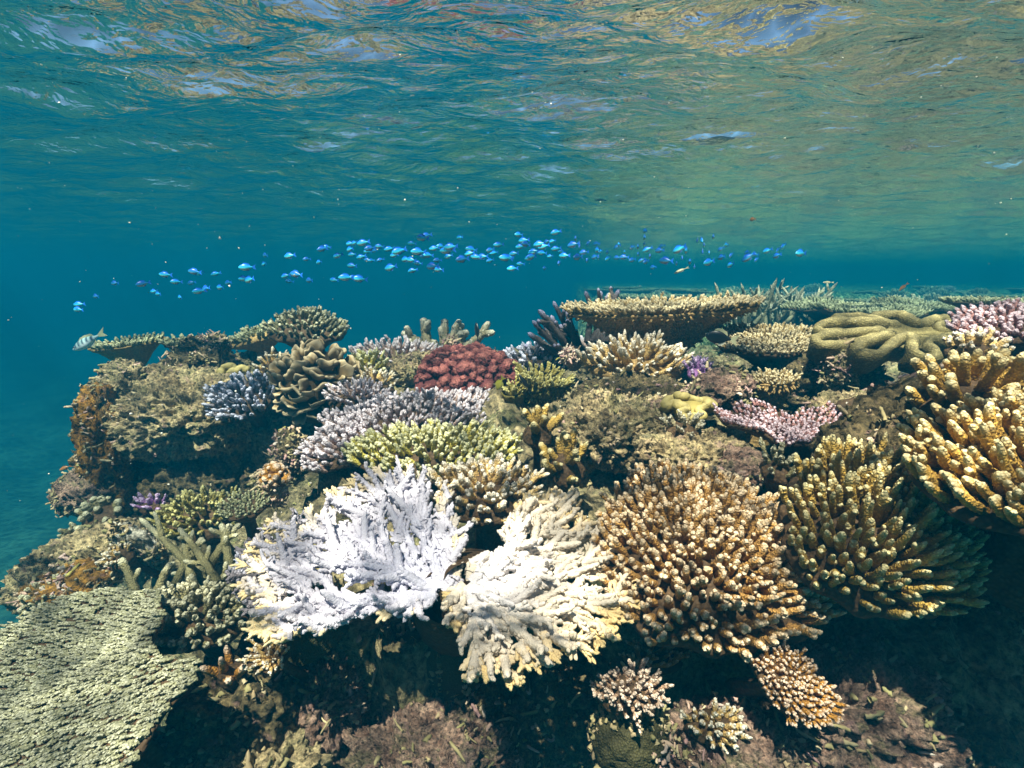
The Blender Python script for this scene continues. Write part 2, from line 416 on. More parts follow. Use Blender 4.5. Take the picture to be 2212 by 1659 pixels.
def colony(name, label, cat, u, v, D, hw, hh=None, ry=None, up=(0, -0.3, 1), H=0.04, mats=None, base=None,
           L=0.03, r=0.0045, s=0.014, lean=1.0, lp=1.0, branch=2, taper=0.55, rimL=1.0, poly=None, stalk=0.12, funnel=0.05,
           thick=0.012, seed=1, K=8, SG=7, wob=0.08, tw=0.0, group=None, knob=0.14, curve=0.5, stalk_r=0.25, sink=0.35,
           lean_dir=None, holes=0.0, stalk_dir=None, jl=0.22, jit=0.3, grow=0.0, top=True, bl=0.45, warp=0.0, dn=0.09, under=0):
    """an Acropora colony: fingers over a dome / plate / vase, on a base with a stalk"""
    rg = np.random.default_rng(seed * 101 + 5)
    M = basis(up, tw); P = at(u, v, D)
    if poly is not None:
        n = M[:, 2]; pts = [((plane_hit(a_, b_, P, n) - P) @ M)[:2] for a_, b_ in poly]
    else:
        rx = px(hw, D)
        if ry is None:
            n = M[:, 2]; yy = ((plane_hit(u, v - hh, P, n) - P) @ M)[1]; yb = ((plane_hit(u, v + hh, P, n) - P) @ M)[1]
            pts = [(rx * math.cos(t), (yy if math.sin(t) > 0 else -yb) * math.sin(t)) for t in np.linspace(0, 2 * math.pi, 41)[:-1]]
        else:
            pts = [(rx * math.cos(t), ry * math.sin(t)) for t in np.linspace(0, 2 * math.pi, 41)[:-1]]
    th, R = outline_table(pts)
    R = R * (1 + wob * (np.sin(3 * th + seed) * 0.5 + np.sin(7 * th + 2.1 * seed) * 0.3 + np.sin(13 * th + seed * 3.3) * 0.35))
    Rf = lambda t: np.interp((t + math.pi) % (2 * math.pi) - math.pi, np.append(th, math.pi), np.append(R, R[0]))
    Rm = R.mean()
    warpf = (lambda x, y: warp * Rm * fbm(np.stack([x / Rm * 1.3 + seed, y / Rm * 1.3, 0 * x], 1), 2, seed)) if warp else (lambda x, y: 0.0)
    zt = lambda rho: H * (1 - rho ** 2) if H >= 0 else -H * rho ** 2
    p = hexpts(R.max() * 1.05, R.max() * 1.05, s, rg, jit)
    t = np.arctan2(p[:, 1], p[:, 0]); rad = np.hypot(p[:, 0], p[:, 1]); rho = rad / np.maximum(Rf(t), 1e-4)
    k = rho < 1.0
    if holes: k &= noise(np.stack([p[:, 0] * 9 / Rm * .5, p[:, 1] * 9 / Rm * .5, 0 * t + seed], 1), seed) > holes
    p, t, rho = p[k], t[k], rho[k]; N = len(p)
    rt = root(name, label, cat, P, up, tw, group)
    # fingers
    rd = np.stack([np.cos(t), np.sin(t), 0 * t], 1)
    if lean_dir is not None: rd = norm(rd * 0.35 + np.array(lean_dir)[None])
    ln = lean * rho ** lp
    d = norm(rd * ln[:, None] + np.array([0, 0, 1.0]) * (1 - grow) + M.T[:, 2][None] * grow * 1.4 + rg.normal(0, dn, (N, 3)))
    d0 = norm(rd * (ln[:, None] * 1.6 + 0.2) + np.array([0, 0, 0.7]))
    P0 = np.stack([p[:, 0], p[:, 1], zt(rho) + warpf(p[:, 0], p[:, 1])], 1) - d0 * L * sink
    LL = L * (1 + rg.normal(0, jl, N)).clip(0.45, 1.7) * (1 + (rimL - 1) * rho ** 2)
    P2 = P0 + d * (LL + L * sink)[:, None]; P1 = P0 + norm(d0 * curve + d * (1 - curve)) * (LL * 0.5)[:, None]
    r0 = r * (1 + rg.normal(0, 0.12, N)).clip(0.7, 1.4)
    G = Geo()
    V, Q, T_, A_ = tubes(P0, P1, P2, r0, r0 * taper, K, SG, knob=knob, seed=seed); G.add(V, Q, None, A_)
    for b_ in range(branch):
        f = rg.uniform(0.35, 0.8, N)[:, None]
        B0 = (1 - f) ** 2 * P0 + 2 * f * (1 - f) * P1 + f ** 2 * P2
        sd = norm(np.cross(d, rg.normal(0, 1, (N, 3))))
        bd = norm(sd * 0.9 + d * 0.9)
        bL = LL * rg.uniform(0.55, 1.2, N) * bl
        B2 = B0 + norm(bd + d * 0.5) * bL[:, None]; B1 = B0 + bd * (bL * 0.5)[:, None]
        V, Q, T_, A_ = tubes(B0, B1, B2, r0 * 0.8, r0 * taper * 0.85, max(K - 2, 5), max(SG - 1, 5), knob=knob, seed=seed + b_, t0=0.45); G.add(V, Q, None, A_)
    G.build("branches", mats, rt)
    # base: upper skin, rim, underside, stalk
    nr, na = 16, 64
    ta = np.arange(na) / na * 2 * math.pi
    rows = []
    for q in np.linspace(0.03, 0.97, nr):
        rows.append(np.stack([np.cos(ta) * Rf(ta) * q, np.sin(ta) * Rf(ta) * q, np.full(na, zt(q) - L * 0.15)], 1))
    q = 0.985; rows.append(np.stack([np.cos(ta) * Rf(ta) * q, np.sin(ta) * Rf(ta) * q, np.full(na, zt(1.0) - L * 0.15 - thick * 0.5)], 1))
    sdx = np.array(stalk_dir if stalk_dir is not None else (0, 0, -1.0))
    for q in np.linspace(0.95, stalk_r, 12):
        f = (0.95 - q) / (0.95 - stalk_r)
        z = zt(1.0) * q ** 2 + (zt(0) if H < 0 else min(zt(0), 0)) * (1 - q ** 2) - L * 0.15 - thick - funnel * f ** 1.6
        if H >= 0: z = -L * 0.15 - thick - funnel * f ** 1.6
        rows.append(np.stack([np.cos(ta) * Rf(ta) * q, np.sin(ta) * Rf(ta) * q, np.full(na, z)], 1))
    last = rows[-1].copy()
    for f in np.linspace(0.25, 1, 5):
        c = last.copy(); c[:, :2] = c[:, :2] * (1 + 0.35 * f * f); c = c + sdx[None] * stalk * f; rows.append(c)
    V = np.concatenate(rows)
    if warp: V[:, 2] += warpf(V[:, 0], V[:, 1])
    V = V + 0.0035 * np.stack([fbm(V * 60 + k_ * 7, 2, seed + k_) for k_ in range(3)], 1) + 0.15 * thick * np.stack([fbm(V * 22 + k_ * 7, 2, seed + 9 + k_) for k_ in range(3)], 1)
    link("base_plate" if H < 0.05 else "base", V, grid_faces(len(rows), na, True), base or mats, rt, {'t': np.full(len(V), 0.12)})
    if under:
        g0 = (nr + 1) * na; U = V[g0:g0 + 11 * na]; U = U[rg.choice(len(U), under)]
        d = norm(U * np.array([1, 1, 0]) * 1.2 / Rm + np.array([0, 0, -0.8]) + rg.normal(0, 0.3, U.shape)); LL = rg.uniform(0.006, 0.017, (under, 1))
        v_, q_, _, a_ = tubes(U - d * 0.003, U + d * LL * 0.5, U + d * LL, np.full(under, 0.0042), np.full(under, 0.003), 5, 5, seed=seed)
        link("underside_bumps", v_, q_, base or mats, rt, {'t': a_ * 0.9})
    return rt

def sweep(path, rad, SG=12, rough=0.0, seed=0, flat=1.0, ref=(0, 0, 1)):
    path = np.asarray(path, float); n = len(path); T = norm(np.gradient(path, axis=0))
    A = np.cross(T, np.array(ref, float)); A = norm(A + 1e-6); B = np.cross(T, A)
    th = np.arange(SG) / SG * 2 * math.pi; rad = np.asarray(rad)[:, None, None]
    V = path[:, None] + rad * (A[:, None] * np.cos(th)[None, :, None] + B[:, None] * np.sin(th)[None, :, None] * flat)
    V = V.reshape(-1, 3)
    if rough: V = V + rough * np.stack([fbm(V * 40 + k * 9, 2, seed + k) for k in range(3)], 1)
    return V, grid_faces(n, SG, True)

def smooth_path(pts, n):
    """Catmull-Rom through the points"""
    p = np.array(pts, float); p = np.concatenate([[2 * p[0] - p[1]], p, [2 * p[-1] - p[-2]]])
    out = []; m = len(p) - 3
    for t in np.linspace(0, m - 1e-6, n):
        i = int(t); f = t - i; a_, b_, c_, d_ = p[i:i + 4]
        out.append(0.5 * (2 * b_ + (c_ - a_) * f + (2 * a_ - 5 * b_ + 4 * c_ - d_) * f * f + (3 * b_ - a_ - 3 * c_ + d_) * f ** 3))
    return np.array(out)

ROCK_V = []
def boulder(name, label, cat, u, v, D, size, mat, seed=1, amp=0.28, fr=2.0, sub=5, up=(0, 0, 1), group=None, parent=None, pit=0.06):
    """an eroded lump of reef rock, size = half extents in metres"""
    V, F = ico(sub); V = V.copy(); size = np.array(size, float)
    I0 = V; V = V * size / size.mean()
    n1 = fbm(V * fr + seed * 3.1, 4, seed); n2 = fbm(V * fr * 3 + seed, 3, seed + 4, ridged=True); n3 = fbm(V * fr * 9, 2, seed + 8)
    n3 = n3 * 1.3 - 2.2 * sstep(0.58, 0.74, noise(V * fr * 3.3 + seed, seed + 60)) - 1.2 * sstep(0.6, 0.72, noise(V * fr * 7.5 + seed, seed + 61))
    V = I0 * (1 + amp * n1)[:, None] * size + norm(I0 / size) * (size.mean() * (amp * 0.4 * n2 + pit * n3 + 0.35 * pit * fbm(V * fr * 22, 2, seed + 70)))[:, None]
    if parent is None:
        M = Matrix(basis(up).tolist()).to_4x4(); M.translation = Vector([float(c) for c in at(u, v, D)])
        o = link(name, V, F, mat); o.matrix_world = M; tag(o, label, cat, group)
        ROCK_V.append(V @ basis(up).T + at(u, v, D))
        return o
    return link(name, V, F, mat, parent)

def lumps(name, label, cat, u, v, D, R, mat, s=0.03, lr=0.02, seed=1, up=(0, -0.2, 1), elong=1.2, bump=0.06, base=None, sub=3, group=None, cover=1.6):
    """a dome packed with rounded knobs (R = half extents)"""
    rg = np.random.default_rng(seed); rt = root(name, label, cat, at(u, v, D), up, 0, group)
    R = np.array(R, float); pts = []; tries = 0
    while tries < 6000:
        tries += 1; d = rg.normal(0, 1, 3); d /= np.linalg.norm(d)
        if d[2] < -0.15: continue
        q = d * R
        if all(np.linalg.norm(q - p_[0]) > s for p_ in pts): pts.append((q, d))
    I, F = ico(sub); G = Geo()
    for q, d in pts:
        nrm = norm(d / R); z = nrm; x = norm(np.cross(z, [0.3, 0.5, 0.1])); y = np.cross(z, x)
        k = lr * rg.uniform(0.6, 1.45); sc = np.array([k, k * rg.uniform(0.7, 1.1), k * elong])
        W = I * (1 + bump * 1.6 * fbm(I * 1.6 + q * 50, 2, seed) + bump * sstep(0.45, 0.7, noise(I * 4.5 + q * 50, seed)))[:, None]
        W = (W * sc) @ np.stack([x, y, z]) + q
        G.add(W, None, F, np.clip((I[:, 2] + 0.4) / 1.4, 0, 1))
    G.build("lobes", mat, rt)
    V = I * R * 0.96; V[:, 2] = np.where(I[:, 2] < 0, I[:, 2] * R[2] * cover, V[:, 2])
    link("base", V, F, base or mat, rt, {'t': np.zeros(len(V))})
    return rt

def staghorn(name, label, cat, P, branches, mat, r=0.008, sides=3, seed=1, group=None, K=14, SG=9, knob=0.10, sl=0.3):
    """branches: list of (start, end, bend) in metres from P"""
    rg = np.random.default_rng(seed); rt = root(name, label, cat, P, (0, 0, 1), 0, group); G = Geo()
    P0 = np.array([b_[0] for b_ in branches], float); P2 = np.array([b_[1] for b_ in branches], float)
    P1 = (P0 + P2) / 2 + np.array([b_[2] for b_ in branches], float)
    L = np.linalg.norm(P2 - P0, axis=1); r0 = r * rg.uniform(0.9, 1.15, len(P0))
    V, Q, _, A_ = tubes(P0, P1, P2, r0, r0 * 0.55, K, SG, cap=0.08, knob=knob, seed=seed); G.add(V, Q, None, A_)
    for k in range(sides):
        f = rg.uniform(0.3, 0.85, (len(P0), 1)); B0 = (1 - f) ** 2 * P0 + 2 * f * (1 - f) * P1 + f * f * P2
        d = norm(P2 - P0); sd = norm(np.cross(d, rg.normal(0, 1, d.shape)) + d * 0.9); bl = L * rg.uniform(0.12, sl, len(L))
        B2 = B0 + norm(sd + d * 0.4) * bl[:, None]
        V, Q, _, A_ = tubes(B0, B0 + sd * (bl * 0.5)[:, None], B2, r0 * 0.7, r0 * 0.4, 8, SG - 1, cap=0.15, knob=knob, seed=seed + k, t0=0.4); G.add(V, Q, None, A_)
    G.build("branches", mat, rt)
    return rt

def in_poly(x, y, poly):
    r = np.zeros(len(x), bool); n = len(poly); j = n - 1
    for i in range(n):
        xi, yi = poly[i]; xj, yj = poly[j]
        c = ((yi > y) != (yj > y)) & (x < (xj - xi) * (y - yi) / (yj - yi + 1e-12) + xi)
        r ^= c; j = i
    return r

def fan_table(name, label, cat, cu, cv, D, poly, up, mat, under, seed=1, ring=0.015, st=0.0155, rb=0.0078, bowl=0.05, bowlR=0.45, nub=0.011, stalk=0.2, sdir=(0, 0, -1.0), gap=0.52):
    """a plate of radiating, forking, half fused branches studded with nubs; poly in photograph points"""
    rg = np.random.default_rng(seed); M = basis(up); P = at(cu, cv, D); n = M[:, 2]
    pl = [tuple(((plane_hit(a_, b_, P, n) - P) @ M)[:2]) for a_, b_ in poly]
    Rmax = max(math.hypot(*q) for q in pl)
    rt = root(name, label, cat, P, up)
    th_prev = np.arange(10) / 10 * 2 * math.pi; r_prev = 0.012; xy_prev = np.stack([np.cos(th_prev), np.sin(th_prev)], 1) * r_prev
    segA, segB, rad, depth = [], [], [], []; zA, zB = [], []; z_prev = np.zeros(10)
    th_, R_ = outline_table(pl); th_ = np.append(th_, math.pi); R_ = np.append(R_, R_[0])
    kk = 0
    while r_prev < Rmax:
        rr = r_prev + ring; m = max(10, int(2 * math.pi * rr / st))
        th = np.arange(m) / m * 2 * math.pi + rg.uniform(0, 1) + rg.normal(0, 0.22, m) * st / rr
        rj = rr + rg.normal(0, 0.22 * ring, m)
        xy = np.stack([np.cos(th) * rj, np.sin(th) * rj], 1)
        ok = in_poly(xy[:, 0], xy[:, 1], pl)
        # long slits that follow the branches
        g = noise(np.stack([th * 19.0, np.full(m, rr * 6.0), np.full(m, seed * 1.0)], 1), seed)
        ok &= (g < gap + 0.25) | (rr < 0.10) | (rg.random(m) < 0.25)
        ok &= rr < np.interp(np.arctan2(xy[:, 1], xy[:, 0]), th_, R_) * (0.86 + 0.22 * noise(np.stack([th * 16, 0 * th, 0 * th + seed], 1), seed))
        xy, th = xy[ok], th[ok]
        if len(xy) == 0 or len(xy_prev) == 0: break
        dm = np.linalg.norm(xy[:, None] - xy_prev[None], axis=2); j = dm.argmin(1); good = dm[np.arange(len(xy)), j] < ring * 2.3
        xy, j = xy[good], j[good]
        segA.append(xy_prev[j]); segB.append(xy); rad.append(np.full(len(xy), rr)); depth.append(np.full(len(xy), rr))
        z = z_prev[j] * 0.93 + rg.normal(0, 0.0034, len(j)); zA.append(z_prev[j]); zB.append(z); z_prev = z
        xy_prev = xy; r_prev = rr; kk += 1
    A = np.concatenate(segA); B = np.concatenate(segB); rd = np.concatenate(rad)
    hz = lambda xy: bowl * (np.hypot(xy[:, 0], xy[:, 1]) / bowlR) ** 2 + 0.012 * fbm(np.stack([xy[:, 0] * 7, xy[:, 1] * 7, 0 * xy[:, 0] + seed], 1), 2, seed)
    jz = {}
    A3 = np.column_stack([A, hz(A) + np.concatenate(zA)]); B3 = np.column_stack([B, hz(B) + np.concatenate(zB)])
    N = len(A); f = rd / Rmax
    an = np.arctan2(B[:, 1], B[:, 0])
    rho = np.clip(rd / np.maximum(np.interp(an, th_, R_), 1e-3), 0, 1) ** 1.8
    # distance to outline: last nodes are tips
    tipn = np.ones(N, bool)
    key = {(round(a_[0], 6), round(a_[1], 6)) for a_ in A}
    tipn = np.array([(round(b_[0], 6), round(b_[1], 6)) not in key for b_ in B])
    r0 = rb * (1.3 - 0.5 * f) * rg.uniform(0.8, 1.2, N)
    G = Geo()
    ext = norm(B3 - A3); B3x = B3 + ext * (0.5 * ring)
    V, Q, _, t_ = tubes(A3 - ext * 0.006, (A3 + B3) / 2, B3x, r0, r0 * np.where(tipn, 0.55, 0.92), 7, 8, cap=0.3, knob=0.13, rough=0.1, seed=seed, flat=0.8)
    tv = np.repeat(rho, 7 * 8); G.add(V, Q, None, tv)
    # forks at the margin
    ti = np.where(tipn)[0]
    for sgn in (-1, 1):
        for rep in range(2):
            side = np.stack([-ext[ti, 1], ext[ti, 0], 0 * ti], 1) * sgn
            d = norm(ext[ti] + side * rg.uniform(0.3, 0.95, (len(ti), 1)) + np.array([0, 0, 0.25]))
            s0 = B3[ti] - ext[ti] * 0.4 * ring * rep
            e = s0 + d * (ring * rg.uniform(0.7, 1.7, (len(ti), 1)))
            V, Q, _, t_ = tubes(s0, (s0 + e) / 2, e, r0[ti] * 0.6, r0[ti] * 0.38, 6, 7, knob=0.12, seed=seed + rep); G.add(V, Q, None, np.repeat(rho[ti], 42))
    # raised branches riding on the plate
    pk = rg.choice(N, min(N, 150), replace=False); pk = pk[(f[pk] > 0.12)]
    o_ = ext[pk].copy(); o_[:, :2] += rg.normal(0, 0.18, (len(pk), 2)); o_ = norm(o_); ln = rg.uniform(0.030, 0.075, (len(pk), 1)); room = (1 - rho[pk] ** 0.55)[:, None] * Rmax + 0.015
    ln = np.minimum(ln, room); s0 = A3[pk] - ext[pk] * 0.006; e = s0 + o_ * ln + np.array([0, 0, 1.0]) * (0.006 + ln * rg.uniform(0.15, 0.4, (len(pk), 1)))
    V, Q, _, t_ = tubes(s0, (s0 + e) / 2 - np.array([0, 0, 0.002]), e, r0[pk] * 1.1, r0[pk] * 0.62, 12, 9, cap=0.22, knob=0.14, rough=0.06, seed=seed + 41); G.add(V, Q, None, np.repeat(rho[pk] * 0.7, 108))
    for rep in range(7):
        ff = rg.uniform(0.1, 0.95, (len(pk), 1)); b0_ = s0 * (1 - ff) + e * ff
        sd = norm(np.cross(o_, rg.normal(0, 1, o_.shape)) + o_ * 1.0 + np.array([0, 0, 0.3])); b1_ = b0_ + sd * rg.uniform(0.009, 0.018, (len(pk), 1))
        V, Q, _, t_ = tubes(b0_, (b0_ + b1_) / 2, b1_, r0[pk] * 0.6, r0[pk] * 0.42, 6, 7, knob=0.12, seed=seed + 50 + rep); G.add(V, Q, None, np.repeat(rho[pk] * 0.8, 42))
    # nubs on the upper face, leaning outwards
    for rep in range(3):
        ff = rg.random((N, 1)); s0 = A3 * (1 - ff) + B3 * ff
        side = np.stack([-ext[:, 1], ext[:, 0], 0 * f], 1) * rg.uniform(-1, 1, (N, 1))
        s0 = s0 + side * r0[:, None] * 0.7
        d = norm(ext * rg.uniform(0.9, 1.5, (N, 1)) + side * 0.6 + np.array([0, 0, 1.0]) * rg.uniform(0.25, 0.6, (N, 1)))
        ln = nub * rg.uniform(0.5, 1.25, (N, 1)); e = s0 + d * (ln + 0.004)
        V, Q, _, t_ = tubes(s0, s0 + d * ln * 0.5, e, r0 * 0.62, r0 * 0.42, 6, 6, knob=0.12, seed=seed + 20 + rep)
        G.add(V, Q, None, np.repeat(rho, 36))
    G.build("branches", mat, rt)
    # the stalk
    path = [np.array([0, 0, 0.0]) - np.array([0, 0, 0.012])] + [np.array([0, 0, -0.012]) + np.array(sdir) * stalk * q for q in (0.2, 0.5, 1.0)]
    V, Q = sweep(smooth_path(path, 14), np.linspace(0.045, 0.10, 14), 18, 0.01, seed, ref=(1, 0, 0))
    link("stalk", V, Q, under, rt, {'t': np.full(len(V), 0.2)})
    return rt
# ------------------------------------------------------------------ materials of the corals
BROWN = (0.13, 0.060, 0.018)
m_brown = coral_mat("brown_coral", (0.10, 0.042, 0.010), (0.56, 0.31, 0.085), (0.86, 0.68, 0.46), 210, tipstart=0.72)
m_olive = coral_mat("olive_coral", (0.09, 0.048, 0.008), (0.52, 0.345, 0.075), (0.80, 0.72, 0.40), 200, tipstart=0.82)
m_gold = coral_mat("golden_coral", (0.12, 0.05, 0.006), (0.58, 0.36, 0.07), (0.92, 0.80, 0.45), 190, tipstart=0.78)
m_cream = coral_mat("cream_coral", (0.26, 0.13, 0.035), (0.68, 0.47, 0.18), (0.90, 0.82, 0.68), 210, tipstart=0.62)
m_lilac = coral_mat("lilac_coral", (0.18, 0.09, 0.065), (0.54, 0.37, 0.32), (0.86, 0.77, 0.84), 220, tipstart=0.50)
m_blue = coral_mat("blue_grey_coral", (0.06, 0.05, 0.06), (0.27, 0.24, 0.27), (0.72, 0.74, 0.92), 220, tipstart=0.55)
m_yellow = coral_mat("yellow_green_coral", (0.24, 0.18, 0.02), (0.62, 0.54, 0.10), (0.84, 0.82, 0.50), 210, tipstart=0.62)
m_ygreen = coral_mat("green_gold_coral", (0.10, 0.08, 0.015), (0.36, 0.30, 0.07), (0.66, 0.62, 0.28), 210, tipstart=0.7)
m_white = coral_mat("bleached_coral", (0.58, 0.57, 0.69), (0.58, 0.555, 0.64), (0.68, 0.55, 0.31), 260, tipstart=0.62, bump=0.4, vary=0.13, polyp_col=0.10)
m_white2 = coral_mat("bleached_cream_coral", (0.62, 0.59, 0.62), (0.64, 0.555, 0.45), (0.70, 0.52, 0.25), 260, tipstart=0.52, bump=0.4, vary=0.13, polyp_col=0.10)
m_grn = coral_mat("grey_green_coral", (0.06, 0.055, 0.02), (0.28, 0.25, 0.12), (0.62, 0.60, 0.42), 220, tipstart=0.66)
m_pink = coral_mat("pink_coral", (0.20, 0.07, 0.05), (0.52, 0.26, 0.24), (0.86, 0.68, 0.76), 240, tipstart=0.55)
m_purple = coral_mat("purple_coral", (0.14, 0.05, 0.14), (0.42, 0.20, 0.50), (0.75, 0.55, 0.85), 240, tipstart=0.5)
m_stag = coral_mat("staghorn_coral", (0.045, 0.035, 0.035), (0.17, 0.135, 0.125), (0.62, 0.60, 0.90), 230, tipstart=0.86, polyp_col=0.55, bump=0.6)
m_tan = coral_mat("tan_plate", (0.16, 0.10, 0.035), (0.40, 0.28, 0.11), (0.78, 0.66, 0.42), 230, tipstart=0.62)
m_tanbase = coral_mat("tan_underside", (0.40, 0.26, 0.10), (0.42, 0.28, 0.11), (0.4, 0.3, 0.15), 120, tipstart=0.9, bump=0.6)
m_dkbase = coral_mat("dark_base", (0.085, 0.05, 0.022), (0.10, 0.06, 0.03), (0.2, 0.13, 0.08), 120, tipstart=0.9, bump=0.6)  # plain dark brown of coral bases and stalks
m_maroon = coral_mat("maroon_coral", (0.045, 0.010, 0.012), (0.16, 0.040, 0.040), (0.36, 0.125, 0.105), 150, tipstart=0.75, bump=0.8, polyp_col=0.35)
m_cabbage = coral_mat("lobed_coral", (0.07, 0.045, 0.016), (0.25, 0.175, 0.08), (0.50, 0.40, 0.25), 60, tipstart=0.70, bump=0.15, polyp_col=0.05)
m_leather = coral_mat("leather_coral", (0.13, 0.10, 0.035), (0.28, 0.23, 0.09), (0.42, 0.35, 0.16), 170, tipstart=0.7, bump=0.6, polyp_col=0.35, vary=0.35)
m_sponge = coral_mat("soft_yellow_coral", (0.22, 0.17, 0.04), (0.36, 0.29, 0.085), (0.46, 0.38, 0.15), 150, bump=0.2, polyp_col=0.05)
m_pale = coral_mat("pale_grey_coral", (0.20, 0.16, 0.09), (0.46, 0.40, 0.24), (0.70, 0.66, 0.52), 200, tipstart=0.6)
m_far = coral_mat("far_coral", (0.12, 0.11, 0.06), (0.36, 0.33, 0.20), (0.66, 0.62, 0.45), 120, tipstart=0.6)
m_plate = coral_mat("green_grey_plate", (0.13, 0.12, 0.05), (0.30, 0.30, 0.15), (0.54, 0.55, 0.34), 210, tipstart=0.55)
m_beige = coral_mat("beige_coral", (0.14, 0.075, 0.04), (0.44, 0.28, 0.18), (0.78, 0.62, 0.50), 230, tipstart=0.6)
m_slope = coral_mat("pale_slope_plate", (0.20, 0.20, 0.11), (0.33, 0.33, 0.20), (0.50, 0.50, 0.36), 230, tipstart=0.55, vary=0.35)
m_orange = coral_mat("orange_coral", (0.16, 0.06, 0.008), (0.42, 0.20, 0.03), (0.80, 0.62, 0.48), 210, tipstart=0.66)
m_mass = coral_mat("massive_coral", (0.07, 0.07, 0.03), (0.10, 0.10, 0.045), (0.2, 0.2, 0.1), 260, bump=0.5, polyp_col=0.3)
r_tan = rock_mat("tan_rock", [(0.06, 0.045, 0.025), (0.28, 0.21, 0.12), (0.56, 0.45, 0.27), (0.26, 0.23, 0.12), (0.62, 0.54, 0.38)], 11)
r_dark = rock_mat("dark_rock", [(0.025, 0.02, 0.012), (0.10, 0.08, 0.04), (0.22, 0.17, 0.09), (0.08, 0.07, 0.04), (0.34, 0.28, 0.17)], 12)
r_pink = rock_mat("pink_rock", [(0.07, 0.04, 0.03), (0.22, 0.13, 0.10), (0.40, 0.27, 0.22), (0.16, 0.14, 0.08), (0.55, 0.42, 0.34)], 14)
r_orange = rock_mat("orange_rock", [(0.10, 0.04, 0.008), (0.30, 0.15, 0.03), (0.42, 0.22, 0.04), (0.15, 0.10, 0.04), (0.5, 0.36, 0.16)], 10)
r_white = rock_mat("white_rock", [(0.30, 0.26, 0.20), (0.55, 0.52, 0.45), (0.75, 0.72, 0.66), (0.4, 0.33, 0.2), (0.7, 0.66, 0.6)], 16, holes=0.3)

C = 'coral'
# ------------------------------------------------------------------ the white table corals in front
poly_l = [(950, 1285), (1000, 1260), (990, 1170), (985, 1060), (960, 1065), (925, 1160), (925, 1010), (870, 1005), (815, 1005), (765, 1045), (710, 1075),
          (655, 1110), (615, 1150), (560, 1185), (518, 1235), (530, 1290), (560, 1330), (540, 1375), (565, 1400), (610, 1390), (690, 1370), (740, 1350), (790, 1330), (860, 1330), (915, 1310)]
fan_table("white_table_coral", "large bleached white fan of fused branches, its ragged edge turned to the left", 'table coral', 948, 1278, 1.0,
          poly_l, (0.0, -0.36, 0.93), m_white, m_dkbase, seed=3, bowl=0.03, gap=0.50, st=0.0142, nub=0.016, stalk=0.26, sdir=(0.05, 0.45, -0.9))
poly_r = [(965, 1290), (990, 1255), (1030, 1205), (1060, 1225), (1080, 1150), (1110, 1110), (1155, 1040), (1180, 1065), (1230, 1050), (1250, 1100), (1268, 1130),
          (1310, 1115), (1352, 1135), (1372, 1190), (1385, 1245), (1375, 1310), (1325, 1365), (1290, 1400), (1240, 1435), (1175, 1445), (1130, 1460), (1075, 1480), (1015, 1480),
          (1000, 1450), (1015, 1400), (995, 1370), (960, 1330)]
fan_table("white_table_coral", "bleached white and cream coral fan, right one of its pair, with drooping lower tip", 'table coral', 1010, 1262, 1.0,
          poly_r, (0.06, -0.38, 0.92), m_white2, m_dkbase, seed=8, bowl=-0.01, gap=0.49, st=0.0142, nub=0.016, stalk=0.2, sdir=(-0.05, 0.5, -0.85))
fan_table("small_white_coral", "lilac tinged coral rim showing behind the left edge of the big bleached fan", 'table coral', 620, 1250, 1.12,
          [(620, 1290), (680, 1180), (650, 1120), (600, 1145), (560, 1180), (520, 1215), (510, 1260), (535, 1310), (580, 1330)], (-0.1, -0.3, 0.93), m_blue, m_mass, seed=13, bowl=0.02, stalk=0.15, ring=0.013, st=0.014, rb=0.006, nub=0.012)

near = dict(K=17, SG=12)
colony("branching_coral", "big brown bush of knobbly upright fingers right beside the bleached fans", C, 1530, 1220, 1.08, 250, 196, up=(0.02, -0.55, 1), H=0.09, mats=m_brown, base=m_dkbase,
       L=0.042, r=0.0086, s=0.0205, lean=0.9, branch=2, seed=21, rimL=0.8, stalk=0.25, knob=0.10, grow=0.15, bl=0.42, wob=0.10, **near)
colony("branching_coral", "olive brown bush of long upright fingers between the brown bush and the right edge", C, 1880, 1165, 0.98, 190, 178, up=(0.05, -0.9, 1), H=0.10, mats=m_olive, base=m_dkbase,
       L=0.068, r=0.0086, s=0.0178, lean=0.75, branch=1, seed=22, rimL=0.5, stalk=0.2, knob=0.09, grow=0.28, bl=0.35, K=22, SG=12)
colony("branching_coral", "golden coral of thick fingers reaching left, cut off by the right edge of the picture", C, 2330, 1035, 0.80, 215, up=(-0.15, -0.42, 1), H=0.07, poly=[(1925, 975), (1990, 925), (2080, 900), (2250, 885), (2600, 850), (2850, 1000), (2750, 1270), (2450, 1290), (2212, 1180), (2060, 1105), (1985, 1040)], mats=m_gold, base=m_dkbase,  # outline widened out of view to cast shade on the lower right
       L=0.052, r=0.0100, s=0.0205, lean=1.0, branch=1, seed=23, rimL=0.9, stalk=0.2, knob=0.08, bl=0.4, lean_dir=(-0.75, 0.1, 0), K=20, SG=14, warp=0.15)
colony("finger_coral", "greenish gold coral of blunt smooth fingers behind the golden one at the right", C, 2090, 858, 1.02, 105, 34, up=(-0.1, -0.25, 1), H=0.05, mats=m_gold, base=m_dkbase,
       L=0.052, r=0.0105, s=0.031, lean=0.9, branch=1, seed=24, stalk=0.15, knob=0.03, bl=0.6, taper=0.85, K=14, SG=12)
colony("branching_coral", "cream coral dome of stubby white tipped fingers just behind the bleached fans", C, 1050, 1072, 1.28, 112, 60, up=(0, -0.45, 1), H=0.055, mats=m_cream, base=m_dkbase,
       L=0.038, r=0.0095, s=0.0245, lean=0.95, branch=2, seed=25, stalk=0.15, knob=0.15, K=10, SG=8, funnel=0.09)
